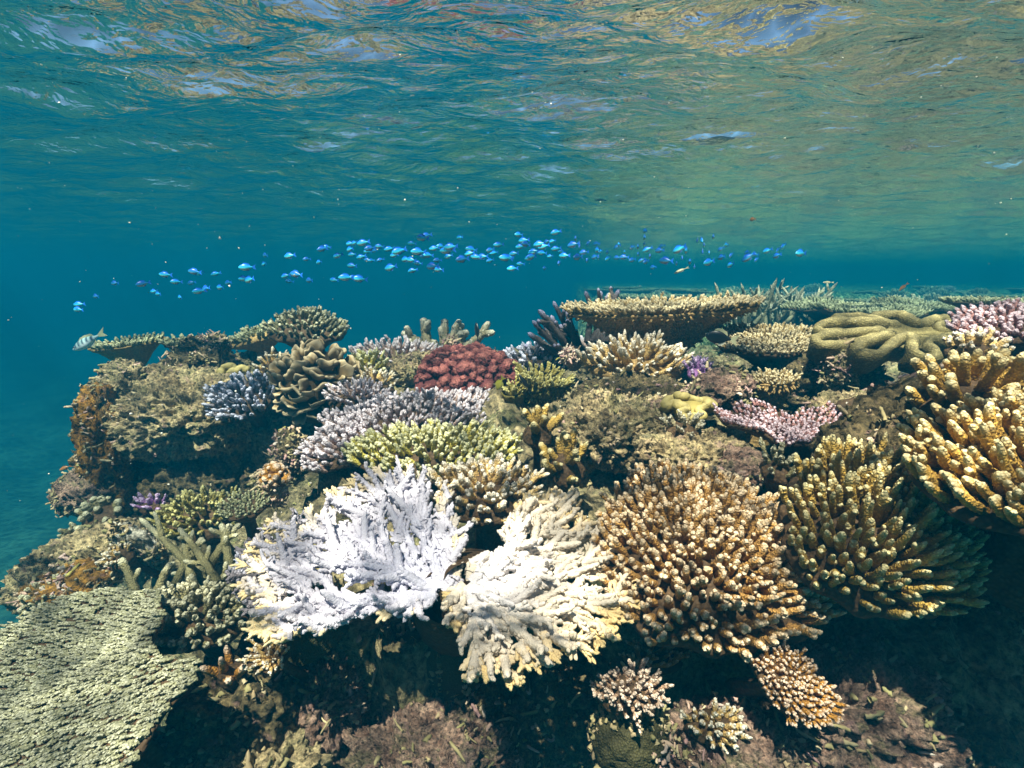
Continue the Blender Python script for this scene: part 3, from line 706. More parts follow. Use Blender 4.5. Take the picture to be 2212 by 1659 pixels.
colony("branching_coral", "yellow green coral cushion below the lilac one", C, 940, 985, 1.60, 185, 52, up=(0, -0.4, 1), H=0.06, mats=m_yellow, base=m_dkbase,
       L=0.040, r=0.0092, s=0.0235, lean=0.8, branch=3, seed=26, stalk=0.15, knob=0.14, K=9, SG=8, warp=0.12)
colony("branching_coral", "wide lilac white coral cushion of pointed fingers in front of the maroon coral", C, 860, 925, 1.85, 200, 68, up=(0, -0.35, 1), H=0.07, mats=m_lilac, base=m_dkbase,
       L=0.038, r=0.0088, s=0.0225, lean=0.85, branch=3, seed=27, stalk=0.2, knob=0.14, warp=0.15,
       poly=[(1062, 880), (1030, 925), (960, 950), (860, 985), (760, 1010), (690, 1025), (662, 990), (672, 945), (700, 905), (760, 880), (850, 862), (920, 858), (1000, 852), (1050, 858)])
colony("branching_coral", "small pale blue white coral tuft at the upper left of the lilac cushion", C, 775, 862, 1.98, 68, 18, up=(0, -0.3, 1), H=0.04, mats=m_lilac, base=m_dkbase,
       L=0.038, r=0.0075, s=0.022, lean=1.0, branch=3, seed=28, knob=0.14)
colony("branching_coral", "long lilac coral ridge on the crest left of the maroon coral", C, 865, 772, 2.55, 105, 16, up=(0, -0.3, 1), H=0.05, mats=m_lilac, base=m_dkbase,
       L=0.05, r=0.0105, s=0.032, lean=0.9, branch=2, seed=29, knob=0.12)
colony("branching_coral", "small yellow coral tuft between the lobed brown coral and the greenish rock", C, 795, 800, 2.3, 42, 24, up=(0, -0.4, 1), H=0.05, mats=m_yellow, base=m_dkbase,
       L=0.045, r=0.011, s=0.033, lean=1.0, branch=2, seed=30)
colony("branching_coral", "tan coral tuft of fine fingers under the small yellow one", C, 800, 838, 2.15, 52, 16, up=(0, -0.3, 1), H=0.045, mats=m_cream, base=m_dkbase,
       L=0.045, r=0.010, s=0.03, lean=1.1, branch=2, seed=31)
lumps("knobbly_coral", "maroon dome of packed rounded knobs in the middle of the reef", C, 1008, 818, 2.15, (0.195, 0.15, 0.115), m_maroon, s=0.029, lr=0.023, seed=4, elong=1.1, bump=0.16, sub=4)
colony("branching_coral", "grey and beige coral mat right behind the maroon dome", C, 1155, 785, 2.35, 78, 20, up=(0, -0.3, 1), H=0.05, mats=m_blue, base=m_dkbase,
       L=0.045, r=0.0105, s=0.033, lean=0.9, branch=2, seed=33)
colony("vase_coral", "green gold vase shaped coral fan right of the maroon dome", C, 1170, 838, 1.95, 58, ry=0.07, up=(0.18, -0.25, 1), H=-0.045, mats=m_ygreen, base=m_ygreen,
       L=0.04, r=0.0075, s=0.020, lean=1.3, branch=3, seed=34, under=400, funnel=0.11, stalk=0.08, stalk_r=0.4)
colony("vase_coral", "lower left companion of the green gold vase coral, ragged and pale", C, 1110, 850, 1.92, 26, ry=0.05, up=(-0.1, -0.25, 1), H=-0.02, mats=m_ygreen, base=m_ygreen,
       L=0.035, r=0.007, s=0.018, lean=1.0, branch=3, seed=35, funnel=0.09, stalk=0.05, stalk_r=0.4)
colony("finger_coral", "little clump of thick beige fingers with white tips, upper one of two", C, 1162, 935, 1.50, 32, 24, up=(0, -0.3, 1), H=0.05, mats=m_olive, base=m_dkbase,
       L=0.045, r=0.0115, s=0.030, lean=0.9, branch=1, seed=36, taper=0.7, K=11, SG=9)
colony("finger_coral", "clump of thick olive fingers with pale blue tips, lower one of two", C, 1222, 1010, 1.38, 44, 34, up=(0.05, -0.35, 1), H=0.055, mats=m_olive, base=m_dkbase,
       L=0.05, r=0.012, s=0.034, lean=1.0, branch=1, seed=37, taper=0.7, K=11, SG=9)
colony("branching_coral", "round cream coral of long white tipped fingers under the big tan table", C, 1372, 790, 1.95, 108, 26, up=(0, -0.35, 1), H=0.055, mats=m_cream, base=m_tanbase,
       L=0.058, r=0.0110, s=0.029, lean=1.15, branch=2, seed=38, K=12, SG=9, funnel=0.08, stalk=0.1)
colony("table_coral", "big tan table coral standing above the others on a funnel shaped stalk", 'table coral', 1422, 678, 2.15, 208, ry=0.20, up=(-0.045, -0.05, 1), H=-0.03, mats=m_tan, base=m_tanbase,
       L=0.030, r=0.0080, s=0.020, lean=1.2, branch=2, seed=39, under=900, funnel=0.17, stalk=0.22, thick=0.016, stalk_r=0.22, rimL=1.2)
colony("table_coral", "brown table coral tilted to the viewer, right of and below the big tan one", 'table coral', 1670, 742, 2.0, 135, ry=0.19, up=(-0.05, -0.17, 1), H=-0.02, mats=m_tan, base=m_dkbase,
       L=0.022, r=0.006, s=0.0165, lean=1.2, branch=2, seed=40, funnel=0.08, stalk=0.2)
colony("small_vase_coral", "small brown funnel coral standing in the dark hollow under the brown table", C, 1668, 822, 1.65, 52, ry=0.05, up=(-0.15, -0.2, 1), H=-0.01, mats=m_tan, base=m_tanbase,
       L=0.016, r=0.005, s=0.013, lean=1.2, branch=2, seed=41, under=200, funnel=0.10, stalk=0.12, stalk_dir=(-0.3, 0, -1), stalk_r=0.35, warp=0.15)
colony("pink_plate_coral", "pink plate of short fingers sagging in the middle, right of the yellow soft coral", C, 1725, 925, 1.42, 190, up=(0.05, -0.28, 1), H=-0.03, mats=m_pink, base=m_dkbase,
       L=0.014, r=0.0055, s=0.0135, lean=0.9, branch=2, seed=42, funnel=0.05, warp=0.22,
       poly=[(1545, 900), (1650, 893), (1700, 905), (1780, 893), (1880, 903), (1940, 915), (1880, 935), (1800, 940), (1740, 985), (1680, 985), (1610, 950), (1560, 925)])
colony("bushy_coral", "little white coral bush at the left tip of the pink plate", C, 1478, 928, 1.42, 36, 16, up=(0, -0.3, 1), H=0.03, mats=m_pale, base=m_dkbase,
       L=0.028, r=0.006, s=0.018, lean=1.2, branch=3, seed=43)
colony("bushy_coral", "small bright purple coral bush against the stalk of the big tan table", C, 1512, 806, 1.85, 24, 20, up=(0, -0.4, 1), H=0.03, mats=m_purple, base=m_purple,
       L=0.03, r=0.007, s=0.02, lean=1.1, branch=3, seed=44)
colony("bushy_coral", "dull green coral tuft between the brown bush and the olive bush", C, 1680, 1015, 1.18, 32, 26, up=(0, -0.3, 1), H=0.03, mats=m_grn, base=m_dkbase,
       L=0.03, r=0.007, s=0.019, lean=1.0, branch=3, seed=45)
# right side, farther
colony("pink_table_coral", "pink and white table coral cut off by the right edge above the leather coral", 'table coral', 2190, 695, 1.35, 115, ry=0.12, up=(-0.25, -0.2, 1), H=0.01, mats=m_pink, base=m_dkbase,
       L=0.020, r=0.0075, s=0.019, lean=1.1, branch=2, seed=46, funnel=0.10, stalk=0.2)
colony("table_coral", "thin pale table coral high at the right edge beyond the pink one", 'table coral', 2170, 655, 2.6, 110, ry=0.25, up=(0, 0.0, 1), H=-0.01, mats=m_plate, base=m_dkbase,
       L=0.022, r=0.008, s=0.026, lean=1.0, branch=1, seed=47, funnel=0.10, stalk=0.2, K=6, SG=5)
colony("bushy_coral", "yellowish coral tuft in front of the right end of the leather coral", C, 2105, 760, 1.28, 55, 16, up=(0, -0.2, 1), H=0.03, mats=m_cream, base=m_dkbase,
       L=0.026, r=0.008, s=0.022, lean=1.0, branch=2, seed=48)
colony("bushy_coral", "coral tuft of short knobs on the rock left of the blunt gold fingers", C, 1900, 870, 1.45, 90, 14, up=(0, -0.3, 1), H=0.02, mats=m_pale, base=m_dkbase,
       L=0.022, r=0.009, s=0.03, lean=1.0, branch=2, seed=49, holes=0.5)
# left side
colony("table_coral", "thin yellowish plate coral jutting out over deep water at the left end of the crest", 'table coral', 275, 748, 2.5, 78, ry=0.12, up=(-0.1, -0.10, 1), H=-0.02, mats=m_plate, base=m_tanbase,
       L=0.022, r=0.0085, s=0.025, lean=1.0, branch=1, seed=50, funnel=0.10, stalk=0.14, stalk_dir=(0.5, 0, -1), tw=0.0)
colony("table_coral", "small flat topped coral on the left crest beside the jutting plate", 'table coral', 402, 742, 2.5, 48, ry=0.07, up=(0, -0.15, 1), H=-0.01, mats=m_plate, base=m_dkbase,
       L=0.028, r=0.009, s=0.026, lean=1.0, branch=2, seed=51, funnel=0.05)
colony("arching_coral", "long greenish coral plate arching over a gap of blue water on the left crest", C, 560, 728, 2.65, 85, ry=0.08, up=(-0.28, -0.12, 1), H=0.03, mats=m_plate, base=m_tanbase,
       L=0.035, r=0.009, s=0.026, lean=0.9, branch=2, seed=52, funnel=0.05, stalk=0.05)
colony("arching_coral", "green coral dome on the top of the left crest", C, 665, 716, 2.6, 82, ry=0.15, up=(0.05, -0.22, 1), H=0.09, mats=m_grn, base=m_dkbase,
       L=0.035, r=0.010, s=0.028, lean=1.1, branch=2, seed=53, funnel=0.10, stalk=0.2)
colony("branching_coral", "lilac blue coral cushion tilted towards the viewer on the left rock face", C, 522, 868, 2.05, 72, 42, up=(-0.25, -0.75, 1), H=0.05, mats=m_blue, base=m_dkbase,
       L=0.045, r=0.0095, s=0.0255, lean=0.9, branch=2, seed=54, K=10, SG=8)
colony("bushy_coral", "yellow coral tuft peeping out left of the lobed brown coral", C, 588, 795, 2.3, 30, 12, up=(-0.2, -0.3, 1), H=0.04, mats=m_cream, base=m_dkbase,
       L=0.035, r=0.009, s=0.027, lean=1.1, branch=2, seed=55)
colony("bushy_coral", "ochre coral bush of forked fingers low on the left, behind the staghorn", C, 440, 1125, 1.65, 88, 45, up=(0, -0.5, 1), H=0.06, mats=m_ygreen, base=m_dkbase,
       L=0.045, r=0.0085, s=0.025, lean=1.0, branch=3, seed=56, K=10, SG=8)
colony("plate_coral", "small flat green plate coral over the ochre bush", C, 527, 1096, 1.5, 52, ry=0.055, up=(0.0, -0.35, 1), H=-0.012, mats=m_plate, base=m_dkbase,
       L=0.012, r=0.005, s=0.013, lean=0.8, branch=1, seed=57, funnel=0.04)
colony("bushy_coral", "small dusky purple coral under the orange rock edge", C, 330, 1092, 1.75, 34, 16, up=(0, -0.5, 1), H=0.02, mats=m_purple, base=m_dkbase,
       L=0.03, r=0.008, s=0.022, lean=1.0, branch=2, seed=58)
colony("branching_coral", "grey green coral bush between the bleached fan and the big sloping plate", C, 412, 1345, 1.12, 125, 62, up=(-0.1, -0.5, 1), H=0.05, mats=m_grn, base=m_dkbase,
       L=0.034, r=0.0082, s=0.0185, lean=1.0, branch=3, seed=59, stalk=0.2, **near)
colony("sloping_plate_coral", "huge sloping green grey plate coral filling the lower left corner", 'table coral', 150, 1500, 0.92, 10, up=(-0.18, -0.34, 1), H=-0.02, mats=m_slope, base=m_dkbase,
       L=0.012, r=0.0034, s=0.0080, lean=1.5, lp=0.0, branch=1, jit=0.6, jl=0.4, dn=0.25, seed=60, lean_dir=(-0.9, -0.55, 0), wob=0.07, thick=0.014, funnel=0.16, stalk=0.3, warp=0.25,
       poly=[(-160, 1440), (0, 1382), (90, 1345), (190, 1310), (290, 1285), (350, 1300), (370, 1350), (350, 1420), (380, 1450), (470, 1432), (440, 1490), (385, 1540), (330, 1610), (250, 1680), (170, 1760), (-160, 1800)])
colony("small_plate_coral", "small round cream coral hanging under the left end of the bleached fan", C, 583, 1418, 1.02, 48, 36, up=(-0.2, -0.7, 1), H=-0.01, mats=m_cream, base=m_dkbase,
       L=0.018, r=0.004, s=0.0115, lean=1.3, branch=2, seed=61, funnel=0.04, stalk=0.1)
colony("finger_coral", "little orange brown coral of short fingers in the shade left of the small cream coral", C, 495, 1455, 1.05, 36, 26, up=(0, -0.6, 1), H=0.03, mats=m_orange, base=m_dkbase,
       L=0.035, r=0.0095, s=0.026, lean=0.8, branch=0, seed=62, **near)
colony("bushy_coral", "knobbly green coral at the left brink above the ledge", C, 218, 1118, 1.8, 45, ry=0.07, up=(-0.3, -0.5, 1), H=0.05, mats=m_grn, base=m_dkbase,
       L=0.028, r=0.013, s=0.034, lean=1.0, branch=2, seed=63, taper=0.85)
colony("bushy_coral", "pale knobbly coral on the left outline of the reef, half way up", C, 228, 925, 2.1, 20, ry=0.05, up=(-0.8, -0.3, 1), H=0.03, mats=m_pale, base=m_dkbase,
       L=0.025, r=0.012, s=0.03, lean=1.0, branch=1, seed=64, taper=0.9)
colony("bushy_coral", "small green tuft on the left outline below the knobbly coral", C, 160, 1155, 1.78, 22, ry=0.035, up=(-0.5, -0.5, 1), H=0.03, mats=m_grn, base=m_dkbase,
       L=0.022, r=0.010, s=0.026, lean=1.0, branch=1, seed=65)
colony("bushy_coral", "lowest coral tuft on the left outline, on the underside of the brown ledge", C, 130, 1290, 1.5, 75, ry=0.06, up=(-0.3, -0.6, 1), H=0.04, mats=m_grn, base=m_dkbase,
       L=0.028, r=0.008, s=0.022, lean=1.0, branch=2, seed=66)
colony("bushy_coral", "cream coral tuft against the white slab at the left", C, 262, 1205, 1.5, 26, ry=0.04, up=(-0.4, -0.7, 1), H=0.03, mats=m_cream, base=m_dkbase,
       L=0.024, r=0.006, s=0.017, lean=1.0, branch=2, seed=67)
# bottom right
colony("bushy_coral", "pinkish beige coral tuft on top of a rounded lump at the bottom", C, 1362, 1500, 0.98, 72, 54, up=(0, -0.75, 1), H=0.04, mats=m_beige, base=m_dkbase,
       L=0.026, r=0.0050, s=0.0125, lean=0.9, branch=3, seed=68, K=9)
colony("bushy_coral", "beige coral tuft on the rubble right of the pinkish beige one", C, 1545, 1570, 0.98, 66, 42, up=(0.1, -0.75, 1), H=0.02, mats=m_cream, base=m_dkbase,
       L=0.025, r=0.0055, s=0.016, lean=1.0, branch=3, seed=69)
colony("plate_coral", "oval orange coral plate with white tipped rim, alone at the bottom right", C, 1722, 1485, 0.93, 62, up=(0.25, -0.85, 0.8), H=0.01, mats=m_orange, base=m_dkbase,
       L=0.012, r=0.0042, s=0.0095, lean=0.8, branch=2, seed=70, warp=0.1, rimL=1.5,
       poly=[(1625, 1430), (1680, 1400), (1740, 1415), (1760, 1465), (1800, 1500), (1805, 1545), (1760, 1570), (1700, 1545), (1650, 1500)])
colony("bushy_coral", "thin brown fingers in deep shade under the brown bush", C, 1395, 1430, 1.22, 80, 26, up=(0, -0.6, 1), H=0.03, mats=m_brown, base=m_dkbase,
       L=0.045, r=0.006, s=0.02, lean=0.6, branch=1, seed=71)

for k, (u, v, D, hw, lab) in enumerate([(1790, 660, 3.6, 95, "low flat table coral on the far crest, left one of a row of three"), (1880, 668, 3.3, 110, "low flat table coral on the far crest, middle one of a row of three"), (1985, 662, 3.8, 90, "low flat table coral on the far crest, right one of a row of three")]):
    colony("table_coral", lab, 'table coral', u, v, D, hw, ry=0.22, up=(0.03 * (k - 1), -0.08, 1), H=-0.01, mats=m_plate, base=m_dkbase, L=0.024, r=0.008, s=0.026, lean=1.0, branch=1, seed=110 + k, funnel=0.09, stalk=0.15, K=6, SG=5, wob=0.16, warp=0.15)
# ------------------------------------------------------------------ special corals
def stag_scene():
    # blue grey staghorn on the crest
    P = at(1245, 770, 2.3); br = []
    rg = np.random.default_rng(5)
    ends = [(1132, 745), (1150, 692), (1163, 668), (1195, 650), (1140, 718), (1190, 680), (1222, 668), (1175, 700), (1160, 735), (1210, 700), (1230, 690)]
    for i, (u, v) in enumerate(ends):
        e_ = at(u, v, 2.3 + rg.uniform(-0.18, 0.1)) - P
        br.append(((rg.uniform(-0.03, 0.03), rg.uniform(-0.05, 0.05), rg.uniform(-0.03, 0.02)), e_, (0.0, 0, -0.02)))
    P2_ = at(1290, 740, 2.5) - P
    for u, v in ((1264, 628), (1298, 628), (1316, 632), (1338, 625), (1280, 650), (1325, 655)):
        e_ = at(u, v, 2.55) - P
        br.append((P2_ + (rg.uniform(-0.05, 0.05), 0, 0), e_, (0, 0, 0)))
    staghorn("staghorn_coral", "blue grey staghorn with long pale tipped branches left of the big tan table", 'staghorn coral', P, br, m_stag, r=0.017, sides=3, seed=4, K=18, SG=10, knob=0.13, sl=0.32)
    # pale stubby branches on the middle crest
    P = at(965, 765, 2.6); br = []
    for (u, v), (a_, b_) in zip([(868, 716), (914, 686), (960, 688), (985, 700), (1000, 715), (1050, 712), (935, 735), (1020, 735)],
                                [(930, 760), (925, 755), (960, 760), (975, 760), (985, 765), (1000, 765), (945, 765), (990, 765)]):
        br.append((at(a_, b_, 2.62) - P, at(u, v, 2.6) - P, (0, 0, 0)))
    staghorn("stubby_coral", "pale stubby branched coral standing on the middle of the crest", C, P, br, m_pale, r=0.028, sides=3, seed=6, K=20, SG=14, knob=0.20, sl=0.45)
    # brown staghorn low on the left
    P = at(380, 1230, 1.40); br = []
    for a_, b_, d1, d2 in (((480, 1300), (300, 1118), 1.35, 1.5), ((470, 1260), (385, 1140), 1.3, 1.4), ((420, 1290), (395, 1150), 1.3, 1.42), ((480, 1280), (560, 1190), 1.3, 1.5),
                           ((300, 1300), (262, 1205), 1.3, 1.35), ((330, 1310), (370, 1215), 1.25, 1.3), ((450, 1230), (520, 1130), 1.4, 1.45), ((500, 1240), (478, 1130), 1.4, 1.45), ((540, 1300), (590, 1215), 1.3, 1.35), ((440, 1300), (520, 1215), 1.3, 1.35), ((380, 1260), (440, 1160), 1.36, 1.4)):
        br.append((at(*a_, d1) - P, at(*b_, d2) - P, (0, 0, 0.02)))
    staghorn("staghorn_coral", "thin brown staghorn branches sweeping up to the left below the ochre bush", 'staghorn coral', P, br, m_grn, r=0.0115, sides=3, seed=9, K=16, SG=9, sl=0.3)
    # far green staghorn thickets on the right
    for (u, v, D, n, lab) in ((1690, 668, 4.2, 34, "green staghorn thicket on the far crest just right of the big tan table"), (1640, 675, 4.0, 22, "green staghorn tips partly behind the rim of the big tan table")):
        P = at(u, v + 30, D); rg = np.random.default_rng(int(u)); br = []
        for k in range(n):
            b_ = np.array([rg.uniform(-0.35, 0.35), rg.uniform(-0.2, 0.2), 0]); d = norm(np.array([rg.normal(0, 0.7), rg.normal(0, 0.4), 1]))
            br.append((b_, b_ + d * rg.uniform(0.2, 0.42), (0, 0, 0)))
        staghorn("staghorn_coral", lab, 'staghorn coral', P, br, m_far, r=0.017, sides=2, seed=3, K=7, SG=6)

def cabbage():
    rt = root("lobed_coral", "brown coral of thick curled lobes like cabbage leaves, left of the small yellow tuft", C, at(685, 828, 2.12), (0.0, -0.55, 1))
    rg = np.random.default_rng(12); G = Geo()
    nu, nv = 15, 18
    pts = []
    R = np.array([0.165, 0.17, 0.15])
    t = 0
    while len(pts) < 82 and t < 9000:
        t += 1; d = rg.normal(0, 1, 3); d /= np.linalg.norm(d)
        if d[2] < -0.25 or d[1] > 0.6: continue
        if all(np.linalg.norm(d * R - q * R) > 0.036 for q in pts): pts.append(d)
    for d in pts:
        out = norm(d * np.array([1, 1, 1.2]) + rg.normal(0, 0.15, 3)); side = norm(np.cross(out, np.array([0.0, 0.35, 1.0]) + rg.normal(0, 0.45, 3))); nr = np.cross(side, out)
        w_, h_ = rg.uniform(0.018, 0.036), rg.uniform(0.035, 0.055); cu = rg.uniform(-0.3, 1.0) * 0.02; ph = rg.uniform(0, 6); fq = rg.uniform(1.5, 3.5); th_ = rg.uniform(0.006, 0.009)
        s = np.linspace(0, 1, nv)               # front bottom -> rim -> back bottom
        vv = np.where(s < 0.5, s * 2, 2 - s * 2); vv = np.sin(vv * math.pi / 2) ** 0.8
        off = np.where(s < 0.5, -1, 1) * th_ * np.sqrt(np.clip(1 - vv ** 6, 0, 1)) * (0.7 + 0.5 * vv)
        u_ = np.linspace(-1, 1, nu); U, VV = np.meshgrid(u_, vv, indexing='ij'); OF = np.meshgrid(u_, off, indexing='ij')[1]
        edge = np.sqrt(np.clip(1 - U ** 4, 0, 1))
        hh = h_ * VV * (0.45 + 0.55 * edge) * (1 + 0.08 * np.sin(U * 5 + ph)); ww = w_ * U * (0.45 + 0.75 * VV)
        ben = cu * VV ** 2 * 1.5 + 0.007 * VV * np.sin(U * fq + ph) + OF * (0.25 + 0.75 * edge)
        p = d * R * 0.86
        V = p[None, None] + side * ww[..., None] + out * hh[..., None] + nr * ben[..., None]
        G.add(V.reshape(-1, 3), grid_faces(nu, nv), None, np.clip(VV, 0, 1).ravel())
    G.build("lobes", m_cabbage, rt)
    V, F = ico(4); V = V * R * 0.86; V[:, 2] = np.where(V[:, 2] < 0, V[:, 2] * 1.5, V[:, 2])
    link("base", V, F, m_cabbage, rt, {'t': np.zeros(len(V))})

def leather(name, lab, u, v, D, rx, ry, nf, A, r, drop, up, seed=1):
    """leather coral: a cap whose thick lip is thrown into meandering folds"""
    rt = root(name, lab, 'soft coral', at(u, v, D), up); n = 320
    th = np.arange(n + 1) / n * 2 * math.pi
    q = np.stack([np.cos(th) * 1.1 + seed, np.sin(th) * 1.1, 0 * th], 1)
    ph = nf * th + 1.5 * fbm(q, 2, seed)
    Am = A * (1 + 0.5 * fbm(q * 2.3, 2, seed + 1))
    R = 1 + Am * np.sin(ph); tw_ = th - 0.62 / nf * np.sin(2 * ph)
    path = np.stack([np.cos(tw_) * R * rx, np.sin(tw_) * R * ry, r * (0.9 * fbm(q * 3, 2, seed + 2) + 0.7 * np.cos(ph + 1))], 1)[:-1]
    n = len(path); T = norm(np.roll(path, -1, 0) - np.roll(path, 1, 0)); A_ = norm(np.cross(T, [0, 0, 1.0])); B_ = np.cross(A_, T)
    SG = 20; a_ = np.arange(SG) / SG * 2 * math.pi; ca, sa = np.cos(a_), np.sin(a_)
    dr = np.where(sa < 0, drop, 1.0); pinch = np.where(sa < 0, 1 + 0.55 * sa, 1.0)
    rr = r * (1 + 0.38 * fbm(path * 28, 2, seed + 5))
    V = (path[:, None] + rr[:, None, None] * (A_[:, None] * (ca * pinch)[None, :, None] + B_[:, None] * (sa * dr)[None, :, None])).reshape(-1, 3)
    V = V + 0.28 * r * np.stack([fbm(V * 1.0 / r, 3, 4 + k) for k in range(3)], 1)
    i_, j_ = np.meshgrid(np.arange(n), np.arange(SG), indexing='ij'); i_, j_ = i_.ravel(), j_.ravel(); i2, j2 = (i_ + 1) % n, (j_ + 1) % SG
    F = np.stack([i_ * SG + j_, i_ * SG + j2, i2 * SG + j2, i2 * SG + j_], 1)
    mt = m_leather if 'leather' in name else m_sponge
    link("folded_rim", V, F, mt, rt, {'t': np.tile(np.clip(0.45 + 0.5 * sa, 0, 1), n)})
    I, F = ico(5); V = I * np.array([rx * 0.86, ry * 0.86, r * 0.9]); V = V * (1 + 0.12 * fbm(I * 3, 3, seed))[:, None]; V[:, 2] = np.where(V[:, 2] < 0, V[:, 2] * drop * 1.4, V[:, 2]); V[:, 2] -= 0.35 * r
    link("cap", V, F, mt, rt, {'t': np.full(len(V), 0.4)})

stag_scene()
cabbage()
leather("leather_coral", "wide olive leather coral with thick meandering folds at the right", 1965, 722, 1.75, 0.215, 0.11, 10, 0.44, 0.0185, 3.8, (0.0, -0.38, 1), 5)
leather("soft_coral", "crumpled yellow soft coral on the rock left of the small funnel coral", 1490, 875, 1.50, 0.055, 0.034, 3, 0.3, 0.013, 2.0, (0.0, -0.6, 1), 8)
leather("soft_coral", "small rounded yellowish soft coral at the foot of the left crest", 500, 806, 2.3, 0.055, 0.035, 3, 0.25, 0.020, 1.8, (0, -0.4, 1), 9)
boulder("massive_coral", "smooth dark green massive coral in the shade under the gap between the bleached fans", C, 960, 1400, 1.25, (0.11, 0.08, 0.14), m_mass, 46, amp=0.10, fr=1.2, pit=0.004)
boulder("massive_coral", "rounded green brown lump of coral carrying the beige tuft at the bottom", C, 1362, 1600, 1.02, (0.075, 0.06, 0.085), m_grn, 47, amp=0.12, fr=2.0, pit=0.03)
lumps("grape_coral", "yellow knobs of coral on top of the white lump left of the lilac cushion", C, 592, 1030, 1.60, (0.035, 0.03, 0.035), m_orange, s=0.014, lr=0.011, seed=8, up=(0, -0.3, 1))
lumps("bubble_coral", "dark green cauliflower coral on the back of the lilac mat, beside the staghorn", C, 1240, 780, 2.25, (0.04, 0.03, 0.03), m_pale, s=0.04, lr=0.02, seed=18, bump=0.01)

# ------------------------------------------------------------------ rocks
def rocks():
    global ROCK_V
    B = boulder
    B("boulder", "dark pitted boulder on the left crest between the two plates", 'rock', 440, 805, 2.45, (0.16, 0.12, 0.17), r_dark, 3, sub=6)
    B("boulder", "small dark knob of rock on top of the left crest", 'rock', 462, 748, 2.45, (0.07, 0.06, 0.055), r_dark, 5)
    B("rock_outcrop", "broad pitted limestone face on the left, below the crest", 'rock', 385, 895, 2.2, (0.40, 0.25, 0.17), r_tan, 7, sub=7, amp=0.26, fr=2.6, pit=0.038)
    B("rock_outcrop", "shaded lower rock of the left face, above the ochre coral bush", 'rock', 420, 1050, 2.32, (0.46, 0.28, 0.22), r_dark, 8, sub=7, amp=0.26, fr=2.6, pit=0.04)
    B("rock_pillar", "orange rock column at the left brink", 'rock', 232, 1000, 2.02, (0.085, 0.10, 0.30), r_orange, 9, sub=5)  # orange brown rock colours over the whole column
    B("rock_pillar", "pale ochre rock edge above the orange column at the left brink", 'rock', 255, 860, 2.12, (0.10, 0.10, 0.16), r_tan, 10, sub=5, up=(0.5, 0, 1))
    B("boulder", "knobbly dark lump on the left outline below the orange column", 'rock', 190, 1062, 2.0, (0.11, 0.09, 0.09), r_pink, 11, sub=5)
    B("rock_ledge", "brown ledge running down to the left, carrying the lowest tufts", 'rock', 165, 1230, 1.65, (0.24, 0.14, 0.10), r_tan, 12, sub=6, up=(-0.5, -0.3, 1))
    B("rock_ledge", "orange brown underside of the left ledge above the sloping plate", 'rock', 150, 1262, 1.52, (0.16, 0.08, 0.05), r_orange, 42, sub=5, up=(-0.3, -0.3, 1))
    B("rock_slab", "white slab of dead coral leaning in front of the left ledge", 'rock', 295, 1175, 1.55, (0.06, 0.03, 0.09), r_white, 13, sub=4, up=(-0.5, -0.4, 1))
    B("rock_pillar", "small knobbly rock pillar left of the lilac cushion", 'rock', 628, 985, 1.72, (0.055, 0.05, 0.085), r_dark, 14, sub=5)
    B("boulder", "white lump with a red flank beside the knobbly pillar", 'rock', 585, 1052, 1.62, (0.045, 0.04, 0.06), r_white, 15, sub=4)
    B("boulder", "greenish rounded rock left of the maroon dome", 'rock', 895, 798, 2.35, (0.11, 0.09, 0.075), r_tan, 16, sub=5)
    B("boulder", "pale ball of coral rock on the crest behind the lilac ridge", 'rock', 975, 745, 2.5, (0.036, 0.034, 0.036), r_white, 17, sub=4, amp=0.1)
    B("boulder", "greenish ball of rock under the staghorn", 'rock', 1232, 770, 2.2, (0.038, 0.034, 0.034), r_white, 18, sub=4, amp=0.1)
    B("rock_outcrop", "rough tan rock with cavities in the middle, below the cream coral", 'rock', 1330, 935, 1.62, (0.19, 0.13, 0.11), r_tan, 19, sub=6, amp=0.4, fr=2.6)
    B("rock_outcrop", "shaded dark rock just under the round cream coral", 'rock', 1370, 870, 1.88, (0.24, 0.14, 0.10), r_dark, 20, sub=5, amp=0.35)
    B("boulder", "pinkish rock left of the yellow soft coral", 'rock', 1420, 905, 1.6, (0.09, 0.08, 0.06), r_pink, 21, sub=5)
    B("boulder", "tan rock to the right of the yellow soft coral", 'rock', 1565, 845, 1.68, (0.10, 0.09, 0.075), r_pink, 22, sub=5)
    B("rock_outcrop", "rubbly bright rock beneath the little white coral bush", 'rock', 1500, 985, 1.42, (0.15, 0.10, 0.065), r_tan, 23, sub=6, amp=0.4, fr=2.6)
    B("boulder", "dark purple brown rock in the hollow behind the brown bush", 'rock', 1600, 1020, 1.35, (0.09, 0.08, 0.06), r_pink, 24, sub=5)
    B("rock_outcrop", "dark rock stack filling the hollow under the brown table", 'rock', 1760, 850, 1.95, (0.30, 0.15, 0.15), r_dark, 25, sub=6, amp=0.4)
    B("boulder", "pitted upright rock between the brown table and the leather coral", 'rock', 1815, 790, 1.75, (0.055, 0.05, 0.085), r_tan, 26, sub=5)
    B("rock_outcrop", "long pale rock ridge left of the blunt gold fingers", 'rock', 1920, 885, 1.5, (0.20, 0.09, 0.045), r_tan, 27, sub=6, amp=0.45)
    B("rock_outcrop", "rock mass carrying the corals at the right edge", 'rock', 2180, 1010, 1.15, (0.42, 0.20, 0.20), r_dark, 28, sub=6)
    B("boulder", "pale speckled rubble rock at the bottom left, topped by a lit knob", 'rock', 700, 1570, 1.2, (0.085, 0.09, 0.17), r_pink, 29, sub=6, amp=0.5, fr=2.8)
    B("boulder", "broad lit rubble rock along the bottom edge, below the bleached fans", 'rock', 930, 1655, 1.15, (0.18, 0.12, 0.10), r_pink, 30, sub=6, amp=0.5, fr=3)
